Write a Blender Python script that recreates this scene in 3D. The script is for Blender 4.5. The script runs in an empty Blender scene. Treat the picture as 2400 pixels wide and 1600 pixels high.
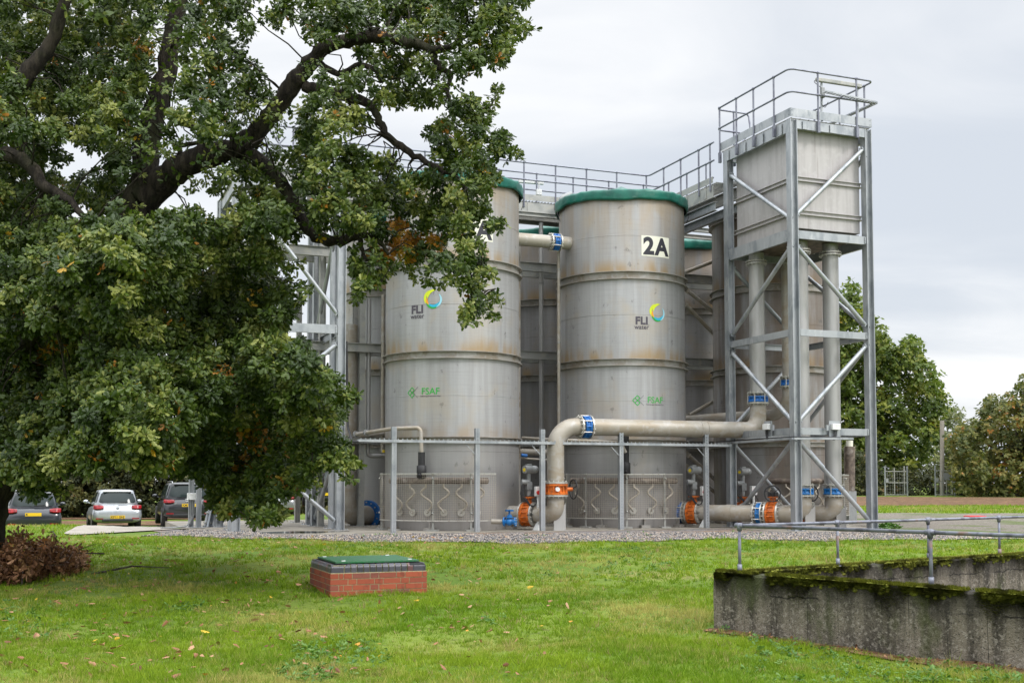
import bpy, bmesh, math, random
import numpy as np
from mathutils import Vector, Matrix
random.seed(7); RNG = np.random.default_rng(11)
SC = bpy.context.scene
COL = SC.collection
PI = math.pi
R = math.radians

# ------------------------------------------------------------------ camera
# photograph 2400 x 1600; focal length 2700 px, small upward pitch, shifted lens
F = 2700.0; PITCH = math.atan(0.054); PPY = 1130 - F*0.054; CAMZ = 1.2
cam_d = bpy.data.cameras.new('camera'); cam = bpy.data.objects.new('camera', cam_d); COL.objects.link(cam)
cam_d.sensor_width = 36.0; cam_d.lens = F/2400*36.0; cam_d.shift_y = (PPY-800)/2400.0
cam_d.clip_start = 0.1; cam_d.clip_end = 3000
cam.location = (0, 0, CAMZ); cam.rotation_euler = (R(90)+PITCH, 0, 0)
SC.camera = cam
CP, SP = math.cos(PITCH), math.sin(PITCH)
def ray(px, py):
    u = (PPY-py)/F
    return Vector(((px-1200)/F, CP-u*SP, SP+u*CP))
def at(px, py, Y):
    """world point seen at photo pixel px,py that stands Y metres ahead"""
    r = ray(px, py); return Vector((0, 0, CAMZ)) + r*(Y/r.y)
def zat(py, Y): return at(1200, py, Y).z
def sstep(a, b, x):
    t = np.clip((x-a)/(b-a), 0, 1); return t*t*(3-2*t)
def terr(x, y):
    x = np.asarray(x, float); y = np.asarray(y, float)
    z = -.42 + .42*sstep(7, 25.5, y)
    lum = .030*np.sin(x*1.7+1.3*np.sin(y*.9))*np.sin(y*1.3+x*.4) + .014*np.sin(x*4.1+y*2.2)*np.sin(y*3.7-x*1.1)
    z = z + lum*(1-sstep(23.5, 25, y)*(1-sstep(-9, -11, x)*0.5))
    z = z - .55*sstep(-7.5, -11, x)*sstep(30, 38, y)
    z = z + .05*sstep(-9.3, -11, x)*sstep(24, 27, y)*(1-sstep(31, 36, y))
    z = z + .32*sstep(42, 78, y)*sstep(-5, 12, x)
    return z
def tz(x, y): return float(terr(x, y))
def gat(px, py):
    """point of the ground seen at a photo pixel"""
    r = ray(px, py); lo, hi = 5.0, 120.0
    for _ in range(60):
        m = (lo+hi)/2; p = Vector((0, 0, CAMZ)) + r*(m/r.y)
        if p.z > tz(p.x, p.y): lo = m
        else: hi = m
    p = Vector((0, 0, CAMZ)) + r*(lo/r.y); p.z = tz(p.x, p.y); return p

# site axes: V runs along the tank rows, U runs into the picture
V = Vector((.9304, .3665, 0)); U = Vector((-.3665, .9304, 0)); O3 = Vector((-1.56, 30.06, 0))
def site(v, u, z=0): return O3 + V*v + U*u + Vector((0, 0, z))
def plan(px, P0, d):
    """where the vertical plane through pixel column px meets the plan line P0 + k d"""
    m = (px-1200)/F/1.0013
    k = (m*P0.y - P0.x)/(d.x - m*d.y)
    return P0 + d*k

# ------------------------------------------------------------------ objects
OFF = {}
def tag(o, label=None, cat=None, group=None, kind=None):
    if label: o['label'] = label
    if cat: o['category'] = cat
    if group: o['group'] = group
    if kind: o['kind'] = kind
    return o
def thing(name, label, cat, loc=(0, 0, 0), group=None):
    o = bpy.data.objects.new(name, None); COL.objects.link(o); o.location = loc
    o.empty_display_size = .2
    OFF[o.name] = Vector(loc)
    return tag(o, label, cat, group)
def link(name, me, parent=None, label=None):
    o = bpy.data.objects.new(name, me); COL.objects.link(o)
    if parent:
        o.parent = parent; OFF[o.name] = OFF.get(parent.name, Vector())
    if label: o['label'] = label
    return o
def copy_tree(o, parent=None):
    c = o.copy(); COL.objects.link(c); c.parent = parent; OFF[c.name] = OFF.get(o.name, Vector())
    for ch in list(o.children): copy_tree(ch, c)
    return c
def frame(d, up=Vector((0, 0, 1))):
    d = d.normalized()
    s = d.cross(up)
    if s.length < 1e-4: s = d.cross(Vector((1, 0, 0)))
    s.normalize(); n = s.cross(d); return d, s, n
class MB:
    def __init__(s): s.v = []; s.f = []; s.sm = []; s.mi = []; s.cm = 0
    def add(s, vs, fs, smooth=False):
        b = len(s.v); s.v += [tuple(p) for p in vs]
        for f in fs: s.f.append([i+b for i in f]); s.sm.append(smooth); s.mi.append(s.cm)
        return s
    def hexa(s, c, ax, ay, az):
        c = Vector(c); vs = [c+ax*i+ay*j+az*k for k in (-1, 1) for j in (-1, 1) for i in (-1, 1)]
        return s.add(vs, [(0, 2, 3, 1), (4, 5, 7, 6), (0, 1, 5, 4), (2, 6, 7, 3), (0, 4, 6, 2), (1, 3, 7, 5)])
    def box(s, c, sx, sy, sz, ax=None, ay=None):
        ax = ax or Vector((1, 0, 0)); ay = ay or Vector((0, 1, 0)); az = ax.cross(ay)
        return s.hexa(c, ax*(sx/2), ay*(sy/2), az*(sz/2))
    def bar(s, a, b, w, h, up=Vector((0, 0, 1))):
        """rectangular bar: w sideways, h along 'up'"""
        a = Vector(a); b = Vector(b); d, sd, n = frame(b-a, up)
        return s.hexa((a+b)/2, sd*(w/2), (b-a)/2, n*(h/2))
    def prof(s, a, b, pts, up=Vector((0, 0, 1)), smooth=False):
        """sweep a closed section (x sideways, y along up)"""
        a = Vector(a); b = Vector(b); d, sd, n = frame(b-a, up); k = len(pts)
        vs = [p+sd*x+n*y for p in (a, b) for x, y in pts]
        fs = [(i, (i+1) % k, k+(i+1) % k, k+i) for i in range(k)] + [tuple(range(k))[::-1], tuple(range(k, 2*k))]
        return s.add(vs, fs, smooth)
    def hsec(s, a, b, w=.2, d=.2, tf=.016, tw=.012, up=Vector((0, 0, 1))):
        """H section: flanges w wide, d apart along up"""
        x, y = w/2, d/2; t = tw/2
        return s.prof(a, b, [(-x, -y), (x, -y), (x, -y+tf), (t, -y+tf), (t, y-tf), (x, y-tf), (x, y), (-x, y), (-x, y-tf), (-t, y-tf), (-t, -y+tf), (-x, -y+tf)], up)
    def csec(s, a, b, h=.2, w=.08, t=.012, up=Vector((0, 0, 1)), side=1):
        """channel: web at x=0, flanges to +side"""
        y = h/2; w *= side; t1 = t*side
        return s.prof(a, b, [(0, -y), (w, -y), (w, -y+t), (t1, -y+t), (t1, y-t), (w, y-t), (w, y), (0, y)], up)
    def tube(s, pts, r, seg=12, caps=True, smooth=True):
        pts = [Vector(p) for p in pts]; n = len(pts); rs = r if isinstance(r, (list, tuple)) else [r]*n
        vs = []; d0 = (pts[1]-pts[0]).normalized(); _, sd, nn = frame(d0)
        for i, p in enumerate(pts):
            d = (pts[min(i+1, n-1)]-pts[max(i-1, 0)]).normalized()
            sd = (sd - d*sd.dot(d)).normalized(); nn = sd.cross(d)
            for k in range(seg):
                a = 2*PI*k/seg; vs.append(p + (sd*math.cos(a)+nn*math.sin(a))*rs[i])
        fs = [(i*seg+k, i*seg+(k+1) % seg, (i+1)*seg+(k+1) % seg, (i+1)*seg+k) for i in range(n-1) for k in range(seg)]
        s.add(vs, fs, smooth)
        if caps:
            s.add(vs[:seg], [tuple(range(seg))[::-1]]); s.add(vs[-seg:], [tuple(range(seg))])
        return s
    def cyl(s, a, b, r, seg=16): return s.tube([a, b], r, seg)
    def lathe(s, c, prof, seg=32, axis=Vector((0, 0, 1)), a0=0, a1=2*PI, smooth=True):
        c = Vector(c); d, sd, n = frame(axis, Vector((0, 1, 0)) if abs(axis.normalized().y) < .9 else Vector((1, 0, 0)))
        full = abs(a1-a0-2*PI) < 1e-6; m = seg if full else seg+1
        vs = [c+d*z+(sd*math.cos(a0+(a1-a0)*k/seg)+n*math.sin(a0+(a1-a0)*k/seg))*r for r, z in prof for k in range(m)]
        fs = []
        for i in range(len(prof)-1):
            for k in range(seg):
                k2 = (k+1) % m
                fs.append((i*m+k, i*m+k2, (i+1)*m+k2, (i+1)*m+k))
        return s.add(vs, fs, smooth)
    def disc(s, c, axis, r, h, seg=24, hole=0):
        """short flange: solid or ring, hard edged"""
        axis = axis.normalized(); h2 = h/2
        p = [(hole, -h2), (r, -h2)]
        s.lathe(c, p, seg, axis, smooth=False); s.lathe(c, [(r, -h2), (r, h2)], seg, axis); s.lathe(c, [(r, h2), (hole, h2)], seg, axis, smooth=False)
        if hole > .001: s.lathe(c, [(hole, h2), (hole, -h2)], seg, axis)
        return s
    def bolts(s, c, axis, r, n, br, h):
        axis = axis.normalized(); _, sd, nn = frame(axis, Vector((0, 0, 1)))
        for k in range(n):
            a = 2*PI*(k+.5)/n; p = Vector(c)+(sd*math.cos(a)+nn*math.sin(a))*r
            s.tube([p-axis*h/2, p+axis*h/2], br, 6, smooth=False)
        return s
    def sphere(s, c, r, seg=10, sc=(1, 1, 1)):
        c = Vector(c); rings = max(4, seg//2); vs = []; fs = []
        for i in range(rings+1):
            t = PI*i/rings
            for k in range(seg):
                a = 2*PI*k/seg; vs.append(c+Vector((math.sin(t)*math.cos(a)*sc[0], math.sin(t)*math.sin(a)*sc[1], math.cos(t)*sc[2]))*r)
        for i in range(rings):
            for k in range(seg): fs.append((i*seg+k, (i+1)*seg+k, (i+1)*seg+(k+1) % seg, i*seg+(k+1) % seg))
        return s.add(vs, fs, True)
    def mesh(s, name, mats, off=Vector()):
        me = bpy.data.meshes.new(name)
        me.from_pydata([(x-off.x, y-off.y, z-off.z) for x, y, z in s.v], [], s.f)
        for m in (mats if isinstance(mats, (list, tuple)) else [mats]): me.materials.append(m)
        me.polygons.foreach_set('use_smooth', s.sm); me.polygons.foreach_set('material_index', s.mi)
        me.update(); return me
    def build(s, name, mats, parent=None, label=None, bevel=0, fix=True):
        off = OFF.get(parent.name, Vector()) if parent else Vector()
        me = s.mesh(name, mats, off)
        if fix or bevel:
            bm = bmesh.new(); bm.from_mesh(me)
            bmesh.ops.remove_doubles(bm, verts=bm.verts, dist=1e-5)
            bmesh.ops.recalc_face_normals(bm, faces=bm.faces)
            if bevel:
                es = [e for e in bm.edges if len(e.link_faces) == 2 and e.calc_face_angle(0) > .6]
                bmesh.ops.bevel(bm, geom=es, offset=bevel, segments=2, affect='EDGES', profile=.5)
            bm.to_mesh(me); bm.free()
        return link(name, me, parent, label)
def bend(pts, rad, n=8):
    """polyline with its corners rounded to the given bend radius"""
    pts = [Vector(p) for p in pts]; out = [pts[0]]
    for i in range(1, len(pts)-1):
        a, b, c = pts[i-1], pts[i], pts[i+1]; d1 = (a-b).normalized(); d2 = (c-b).normalized()
        ang = d1.angle(d2); t = min(rad/math.tan(ang/2), (a-b).length*.49, (c-b).length*.49)
        p1 = b+d1*t; p2 = b+d2*t
        rr = t*math.tan(ang/2); bis = (d1+d2).normalized(); cen = b+bis*(rr/math.sin(ang/2))
        for k in range(n+1):
            f = k/n; w = ((p1-cen).normalized()*(1-f)+(p2-cen).normalized()*f)
            th = PI-ang; a_ = f*th
            e1 = (p1-cen).normalized(); e2 = (p2-cen); e2 = (e2-e1*e2.dot(e1)).normalized()
            out.append(cen+(e1*math.cos(a_)+e2*math.sin(a_))*rr)
    out.append(pts[-1]); return out
def np_mesh(name, verts, faces, mat, rnd=None, parent=None, smooth=False):
    verts = np.asarray(verts, np.float32); faces = np.asarray(faces, np.int32)
    if parent is not None:
        o = OFF.get(parent.name, Vector()); verts = verts-np.array([o.x, o.y, o.z], np.float32)
    me = bpy.data.meshes.new(name); nv = len(verts); nf, k = faces.shape
    me.vertices.add(nv); me.vertices.foreach_set('co', verts.ravel())
    me.loops.add(nf*k); me.loops.foreach_set('vertex_index', faces.ravel())
    me.polygons.add(nf); me.polygons.foreach_set('loop_start', np.arange(0, nf*k, k, dtype=np.int32))
    me.materials.append(mat)
    if smooth: me.polygons.foreach_set('use_smooth', np.ones(nf, bool))
    me.update(calc_edges=True)
    if rnd is not None:
        at_ = me.attributes.new('rnd', 'FLOAT', 'POINT'); at_.data.foreach_set('value', np.asarray(rnd, np.float32))
    return link(name, me, parent)

# ------------------------------------------------------------------ materials
class NT:
    def __init__(s, m): s.t = m.node_tree; s.n = s.t.nodes; s.l = s.t.links
    def new(s, ty, **kw):
        n = s.n.new(ty)
        for k, v in kw.items(): setattr(n, k, v)
        return n
    def set(s, n, i, v):
        if hasattr(v, 'is_output'): s.l.new(v, n.inputs[i])
        else: n.inputs[i].default_value = v
    def math(s, op, a, b=0.0, clamp=False):
        n = s.new('ShaderNodeMath', operation=op); n.use_clamp = clamp; s.set(n, 0, a); s.set(n, 1, b); return n.outputs[0]
    def mix(s, f, a, b, blend='MIX'):
        n = s.new('ShaderNodeMix', data_type='RGBA', blend_type=blend); s.set(n, 0, f); s.set(n, 6, a); s.set(n, 7, b); return n.outputs[2]
    def ramp(s, f, lo, hi):
        n = s.new('ShaderNodeMapRange'); n.interpolation_type = 'SMOOTHSTEP'; s.set(n, 0, f); n.inputs[1].default_value = lo; n.inputs[2].default_value = hi; return n.outputs[0]
    def coord(s, sc=(1, 1, 1), world=False, loc=(0, 0, 0), rot=(0, 0, 0)):
        if world: o = s.new('ShaderNodeNewGeometry').outputs['Position']
        else: o = s.new('ShaderNodeTexCoord').outputs['Object']
        mp = s.new('ShaderNodeMapping'); s.l.new(o, mp.inputs[0]); mp.inputs['Scale'].default_value = sc; mp.inputs['Location'].default_value = loc; mp.inputs['Rotation'].default_value = rot
        return mp.outputs[0]
    def noise(s, vec, scale=1.0, detail=4.0, rough=.55, dist=0.0):
        n = s.new('ShaderNodeTexNoise'); s.l.new(vec, n.inputs['Vector']); n.inputs['Scale'].default_value = scale; n.inputs['Detail'].default_value = detail
        n.inputs['Roughness'].default_value = rough; n.inputs['Distortion'].default_value = dist; return n.outputs['Fac']
    def vor(s, vec, scale, feature='F1', out='Distance', rnd=1.0):
        n = s.new('ShaderNodeTexVoronoi', feature=feature); s.l.new(vec, n.inputs['Vector']); n.inputs['Scale'].default_value = scale; n.inputs['Randomness'].default_value = rnd; return n.outputs[out]
    def sep(s, v):
        n = s.new('ShaderNodeSeparateXYZ'); s.l.new(v, n.inputs[0]); return n.outputs
    def bump(s, h, strength=.3, dist=.02):
        n = s.new('ShaderNodeBump'); s.set(n, 'Height', h); n.inputs['Strength'].default_value = strength; n.inputs['Distance'].default_value = dist; return n.outputs[0]
def C4(c): return (c[0], c[1], c[2], 1.0)
def base_mat(name, col, rough=.5, metal=0.0, spec=.5):
    m = bpy.data.materials.new(name); m.use_nodes = True; b = m.node_tree.nodes['Principled BSDF']
    b.inputs['Base Color'].default_value = C4(col); b.inputs['Roughness'].default_value = rough; b.inputs['Metallic'].default_value = metal
    b.inputs['Specular IOR Level'].default_value = spec
    return m, NT(m), b
def mat(name, col, rough=.5, metal=0.0, layers=(), bump=None, spec=.5, world=False):
    """layers: (colour, noise scale, lo, hi, stretch, amount)"""
    m, t, b = base_mat(name, col, rough, metal, spec); c = C4(col)
    for (c2, sc, lo, hi, st, am) in layers:
        f = t.ramp(t.noise(t.coord(st, world), sc, 5), lo, hi)
        c = t.mix(t.math('MULTIPLY', f, am), c, C4(c2))
    if layers: t.l.new(c, b.inputs['Base Color'])
    if bump:
        t.l.new(t.bump(t.noise(t.coord((1, 1, 1), world), bump[0], 6), bump[1], bump[2] if len(bump) > 2 else .02), b.inputs['Normal'])
    return m
I1 = (1, 1, 1)
M = {}
M['galv'] = mat('galvanised_steel', (.40, .42, .44), .46, .55, [((.24, .265, .29), 3.0, .45, .65, (1, 1, .5), .8), ((.52, .53, .54), 9, .55, .7, (1, 1, .3), .6), ((.30, .31, .31), 40, .5, .7, I1, .3)])
M['galv_dull'] = mat('weathered_galvanised_steel', (.36, .36, .34), .55, .4, [((.24, .25, .24), 2.5, .45, .65, (1, 1, 1), .8), ((.42, .40, .34), 6, .5, .7, I1, .7)])
M['rail'] = mat('galvanised_tube', (.22, .23, .27), .45, .6, [((.14, .14, .18), 5, .45, .6, I1, .7)])
M['oldrail'] = mat('weathered_rail', (.20, .21, .25), .5, .4, [((.085, .085, .11), 6, .48, .6, I1, .8), ((.22, .12, .07), 4, .58, .68, I1, .7), ((.30, .31, .34), 20, .6, .75, I1, .35)], (60, .2, .003))
M['pipe'] = mat('stained_steel_pipe', (.365, .335, .285), .5, .15, [((.31, .255, .18), 1.6, .42, .65, (1, 1, 2.5), .7), ((.46, .45, .44), 5, .5, .7, I1, .6), ((.22, .17, .12), 9, .62, .75, (1, 1, .4), .6)])
M['pipe_grey'] = mat('clean_steel_pipe', (.42, .415, .405), .45, .4, [((.34, .33, .315), 2, .45, .65, (2, 2, .4), .7), ((.33, .28, .22), 7, .66, .8, (2, 2, .3), .5)])
M['steelw'] = mat('bright_bolt_steel', (.55, .54, .50), .4, .6, [((.3, .24, .18), 14, .5, .7, I1, .6)])
M['blue'] = mat('blue_coated_iron', (.012, .13, .42), .38, 0, [((.02, .08, .22), 6, .55, .75, I1, .6)])
M['lblue'] = mat('pale_blue_coated_iron', (.012, .165, .46), .38, 0, [((.03, .12, .26), 8, .45, .65, I1, .6)])
M['orange'] = mat('orange_coated_iron', (.66, .155, .014), .5, 0, [((.34, .085, .015), 6, .42, .66, I1, .8), ((.12, .06, .03), 13, .54, .68, I1, .75)])
M['black'] = mat('black_rubber', (.018, .018, .02), .6, 0, [((.05, .05, .05), 8, .5, .7, I1, .6)])
M['white'] = mat('white_plastic', (.72, .73, .72), .45, 0, [((.5, .5, .47), 6, .5, .75, I1, .6)])
M['greybox'] = mat('grey_cast_metal', (.28, .29, .29), .45, .2, [((.18, .18, .18), 8, .5, .7, I1, .6)])
M['red'] = mat('red_plastic', (.62, .02, .015), .4)
M['yellow'] = mat('yellow_marker', (.75, .55, .02), .5)
M['hose'] = mat('braided_hose', (.50, .45, .38), .5, .4, [((.3, .26, .2), 20, .5, .7, I1, .6)])
M['manifold'] = mat('rusty_manifold', (.20, .16, .125), .6, .2, [((.08, .06, .05), 6, .4, .6, I1, .8), ((.36, .33, .30), 4, .55, .7, I1, .7)])
M['signface'] = mat('sign_face', (.78, .77, .66), .5, 0, [((.6, .58, .48), 5, .5, .75, I1, .5)])
M['signblack'] = mat('sign_black', (.02, .02, .03), .5)
M['logo_text'] = mat('logo_charcoal', (.075, .065, .085), .5)
M['lime'] = mat('logo_lime', (.62, .72, .02), .5)
M['amber'] = mat('logo_amber', (.82, .34, .02), .5)
M['cyan'] = mat('logo_cyan', (.02, .40, .62), .5)
M['paleblue'] = mat('logo_pale_blue', (.32, .62, .74), .5)
M['lgreen'] = mat('logo_green', (.02, .36, .05), .5)
M['fsafgreen'] = mat('logo_bright_green', (.035, .38, .06), .5)

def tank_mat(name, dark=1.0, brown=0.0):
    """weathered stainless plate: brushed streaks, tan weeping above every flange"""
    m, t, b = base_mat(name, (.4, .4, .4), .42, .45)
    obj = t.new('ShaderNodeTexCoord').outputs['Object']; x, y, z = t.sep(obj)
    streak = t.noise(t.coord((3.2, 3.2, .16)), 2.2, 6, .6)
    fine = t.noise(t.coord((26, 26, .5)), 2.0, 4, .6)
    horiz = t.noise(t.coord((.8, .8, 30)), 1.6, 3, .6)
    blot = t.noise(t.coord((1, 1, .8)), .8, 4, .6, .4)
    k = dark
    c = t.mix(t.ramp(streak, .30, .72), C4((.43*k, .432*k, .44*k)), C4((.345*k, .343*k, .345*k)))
    c = t.mix(t.math('MULTIPLY', t.ramp(fine, .4, .75), .22), c, C4((.47*k, .46*k, .45*k)))
    c = t.mix(t.math('MULTIPLY', t.ramp(horiz, .46, .74), .38), c, C4((.285*k, .28*k, .28*k)))
    c = t.mix(t.math('MULTIPLY', t.ramp(blot, .50, .68), .55), c, C4((.43*k, .37*k, .29*k)))
    # tan deposit that gathers above each flange and down from the rim
    wob = t.noise(t.coord((1.1, 1.1, .25)), 1.7, 4, .6)
    zz = t.math('ADD', z, t.math('MULTIPLY', t.math('SUBTRACT', wob, .5), .55))
    tot = None
    for z0, h, a in ((6.76, .50, 1.0), (4.45, .42, .95), (2.33, .45, .5)):
        up = t.math('MULTIPLY', t.math('GREATER_THAN', z, z0-.01), t.math('SUBTRACT', 1.0, t.ramp(zz, z0, z0+h)))
        up = t.math('MULTIPLY', up, a); tot = up if tot is None else t.math('MAXIMUM', tot, up)
    top = t.math('MULTIPLY', t.ramp(t.math('ADD', z, t.math('MULTIPLY', wob, 1.2)), 7.2, 9.2), .42)
    tot = t.math('MAXIMUM', tot, top)
    tot = t.math('MULTIPLY', tot, t.ramp(t.noise(t.coord((2.2, 2.2, .3)), 1.4, 3), .3, .6))
    c = t.mix(tot, c, C4((.36, .26, .15)))
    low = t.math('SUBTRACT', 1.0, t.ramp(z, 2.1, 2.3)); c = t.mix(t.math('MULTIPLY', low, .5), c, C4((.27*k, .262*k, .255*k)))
    if brown:
        bf = t.ramp(t.noise(t.coord((1.3, 1.3, .22)), 1.1, 5, .6), .38, .62)
        c = t.mix(t.math('MULTIPLY', bf, brown), c, C4((.13, .07, .028)))
    # dark scuffs
    sc_ = t.ramp(t.noise(t.coord((2.0, 2.0, 1.5), loc=(3, 1, 5)), 1.9, 5, .65), .62, .72)
    c = t.mix(t.math('MULTIPLY', sc_, .6), c, C4((.12, .115, .11)))
    # splash band of grime at the foot
    ft = t.math('SUBTRACT', 1.0, t.ramp(zz, -.2, 1.1))
    c = t.mix(t.math('MULTIPLY', ft, .35), c, C4((.2, .16, .115)))
    t.l.new(c, b.inputs['Base Color'])
    r = t.math('ADD', t.math('MULTIPLY', streak, .2), .38); t.l.new(r, b.inputs['Roughness'])
    t.l.new(t.bump(t.math('ADD', t.noise(t.coord((1, 1, 1)), 1.4, 2), t.math('MULTIPLY', fine, .12)), .10, .05), b.inputs['Normal'])
    return m
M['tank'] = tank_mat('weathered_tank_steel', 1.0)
M['tank_b'] = tank_mat('shaded_row_tank_steel', .80, .12)  # rear-row copy of the tank steel, shade between the rows put into its colour
M['tank_brown'] = tank_mat('brown_weathered_tank_steel', .88, .58)
M['ring'] = mat('flange_steel', (.35, .335, .31), .5, .4, [((.23, .19, .14), 2.2, .42, .62, I1, .8), ((.42, .41, .40), 9, .5, .7, I1, .6)])
def tarp_mat():
    m, t, b = base_mat('green_tarpaulin', (.008, .135, .10), .38)
    n = t.noise(t.coord(), 2.2, 4)
    c = t.mix(t.ramp(n, .35, .65), C4((.004, .085, .064)), C4((.009, .145, .105)))
    c = t.mix(t.math('MULTIPLY', t.ramp(t.noise(t.coord(), 7, 4), .55, .75), .35), c, C4((.10, .20, .16)))
    t.l.new(c, b.inputs['Base Color']); t.l.new(t.bump(t.noise(t.coord((1, 1, 2)), 4, 3), .25, .03), b.inputs['Normal']); return m
M['tarp'] = tarp_mat()
M['panel'] = mat('box_tank_plate', (.46, .44, .435), .45, .3, [((.38, .36, .355), 2, .4, .65, (3, 3, .25), .8), ((.30, .27, .25), 3, .6, .72, (6, 6, .2), .55), ((.50, .485, .48), 8, .5, .7, I1, .5)])
def concrete(name, col, dark, wet=.5):
    return mat(name, col, .85, 0, [(dark, 1.2, .4, .65, I1, wet), ((col[0]*1.25, col[1]*1.22, col[2]*1.15), 7, .5, .7, I1, .6), ((col[0]*.5, col[1]*.5, col[2]*.45), 30, .55, .7, I1, .5)], (40, .4, .01))
M['slab'] = concrete('slab_concrete', (.27, .245, .205), (.13, .115, .09), .8)
M['gravelb'] = mat('brown_gravel', (.205, .185, .15), .9, 0, [((.12, .10, .09), 14, .42, .58, I1, .8), ((.34, .31, .27), 20, .54, .66, I1, .7), ((.09, .125, .03), .5, .50, .62, I1, .8)], (30, .9, .04), .2, True)
M['path'] = concrete('path_concrete', (.33, .30, .26), (.24, .215, .18), .7)
# ------------------------------------------------------------------ ground
def ground_mat():
    m, t, b = base_mat('lawn_soil', (.06, .1, .02), .95, 0, .2)
    w = lambda sc, s=1.0, d=4: t.noise(t.coord((sc, sc, sc), True), s, d)
    c = t.mix(t.ramp(w(.6), .35, .65), C4((.085, .150, .016)), C4((.15, .20, .03)))
    c = t.mix(t.math('MULTIPLY', t.ramp(w(.33, 1, 5), .55, .70), .7), c, C4((.26, .22, .08)))
    c = t.mix(t.math('MULTIPLY', t.ramp(w(9), .5, .7), .6), c, C4((.045, .06, .014)))
    c = t.mix(t.math('MULTIPLY', t.ramp(w(2.1, 1, 5), .66, .72), .8), c, C4((.07, .05, .03)))
    t.l.new(c, b.inputs['Base Color']); t.l.new(t.bump(w(14, 1, 6), .6, .03), b.inputs['Normal']); return m
M['lawn'] = ground_mat()
M['soil'] = mat('leaf_litter_soil', (.15, .085, .045), .95, 0, [((.07, .038, .022), 2.2, .4, .6, I1, .85), ((.24, .16, .09), 6, .5, .68, I1, .7), ((.06, .085, .02), .8, .58, .7, I1, .5)], (16, .7, .05), .2, True)
M['gravel'] = mat('grey_gravel', (.205, .19, .185), .9, 0, [((.10, .095, .095), 14, .42, .58, I1, .9), ((.36, .33, .31), 22, .52, .62, I1, .8), ((.24, .15, .085), .8, .46, .6, I1, .65), ((.07, .10, .025), .7, .62, .7, I1, .6)], (30, .9, .04), .2, True)
def grid_ground():
    xs = np.concatenate([-np.geomspace(400, 14, 26), np.arange(-13.6, 13.7, .34), np.geomspace(14, 400, 26)])
    ys = np.concatenate([np.arange(-14, 4, 1.5), np.arange(4, 44, .34), np.geomspace(44.5, 900, 44)])
    X, Y = np.meshgrid(xs, ys); Z = terr(X, Y)
    Vv = np.stack([X, Y, Z], -1).reshape(-1, 3); nx, ny = len(xs), len(ys)
    i = np.arange((ny-1)*(nx-1)); r_, c_ = i//(nx-1), i % (nx-1); a = r_*nx+c_
    Ff = np.stack([a, a+1, a+nx+1, a+nx], -1)
    o = np_mesh('ground', Vv, Ff, M['lawn'], smooth=True); tag(o, kind='structure')
grid_ground()
def sheet(name, A, B, dz, mt, n=70, m=10, wob=.12, kind='structure'):
    """ground sheet between two edge polylines, lying on the terrain"""
    def samp(L, k):
        L = [Vector((p[0], p[1], 0)) for p in L]; ds = [0]
        for i in range(1, len(L)): ds.append(ds[-1]+(L[i]-L[i-1]).length)
        out = []
        for q in range(k+1):
            d = ds[-1]*q/k; i = 1
            while i < len(L)-1 and d > ds[i]: i += 1
            f = (d-ds[i-1])/max(ds[i]-ds[i-1], 1e-6); out.append(L[i-1].lerp(L[i], f))
        return out
    a = samp(A, n); b_ = samp(B, n); vs = []; fs = []
    rr = random.Random(len(name))
    for i in range(n+1):
        ja = rr.uniform(-wob, wob); jb = rr.uniform(-wob, wob)
        for j in range(m+1):
            p = a[i].lerp(b_[i], j/m); p.y += ja*(1-j/m)+jb*j/m
            vs.append((p.x, p.y, tz(p.x, p.y)+dz))
    for i in range(n):
        for j in range(m): q = i*(m+1)+j; fs.append((q, q+1, q+m+2, q+m+1))
    mb = MB(); mb.add(vs, fs, True); o = mb.build(name, mt, fix=False); return tag(o, kind=kind)
# gravel bed in front of and round the slab; edges read from the picture, then laid on the ground
gA = [gat(430, 1257), gat(560, 1264), gat(800, 1268), gat(1000, 1270), gat(1300, 1271), (3.8, 24.1), (8, 24.15), (14, 24.3), (26, 25)]
gB = [(-9.5, 29.6), (-6, 28.6), (-3, 29), (0, 30), (4, 31), (10, 38), (16, 41), (22, 42), (34, 42)]
sheet('gravel_bed', gA, gB, .012, M['gravel'], 120, 14, .2)
sheet('gravel_yard', [(9.5, 27.5), (13, 26.3), (18, 26.0), (30, 26.5)], [(9.5, 44.5), (15, 44.5), (26, 43.5), (50, 42)], .022, M['gravelb'], 60, 12, .3)
sheet('leaf_litter_verge', [(2, 52), (12, 53), (20, 55), (40, 56), (70, 57)], [(2, 74), (15, 74), (30, 70), (50, 66), (80, 66)], .02, M['soil'], 60, 10, .5)
sheet('car_park_track', [(-40, 45.5), (-25, 46), (-10, 47.5), (0, 48)], [(-40, 52), (-25, 52), (-10, 53), (0, 54)], .012, M['soil'], 40, 6, .3)
sheet('hedge_bank_soil', [(-50, 53.5), (-10, 54.5), (0, 55.5)], [(-50, 62), (-10, 62), (0, 62)], .03, M['soil'], 40, 6, .3)
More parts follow.
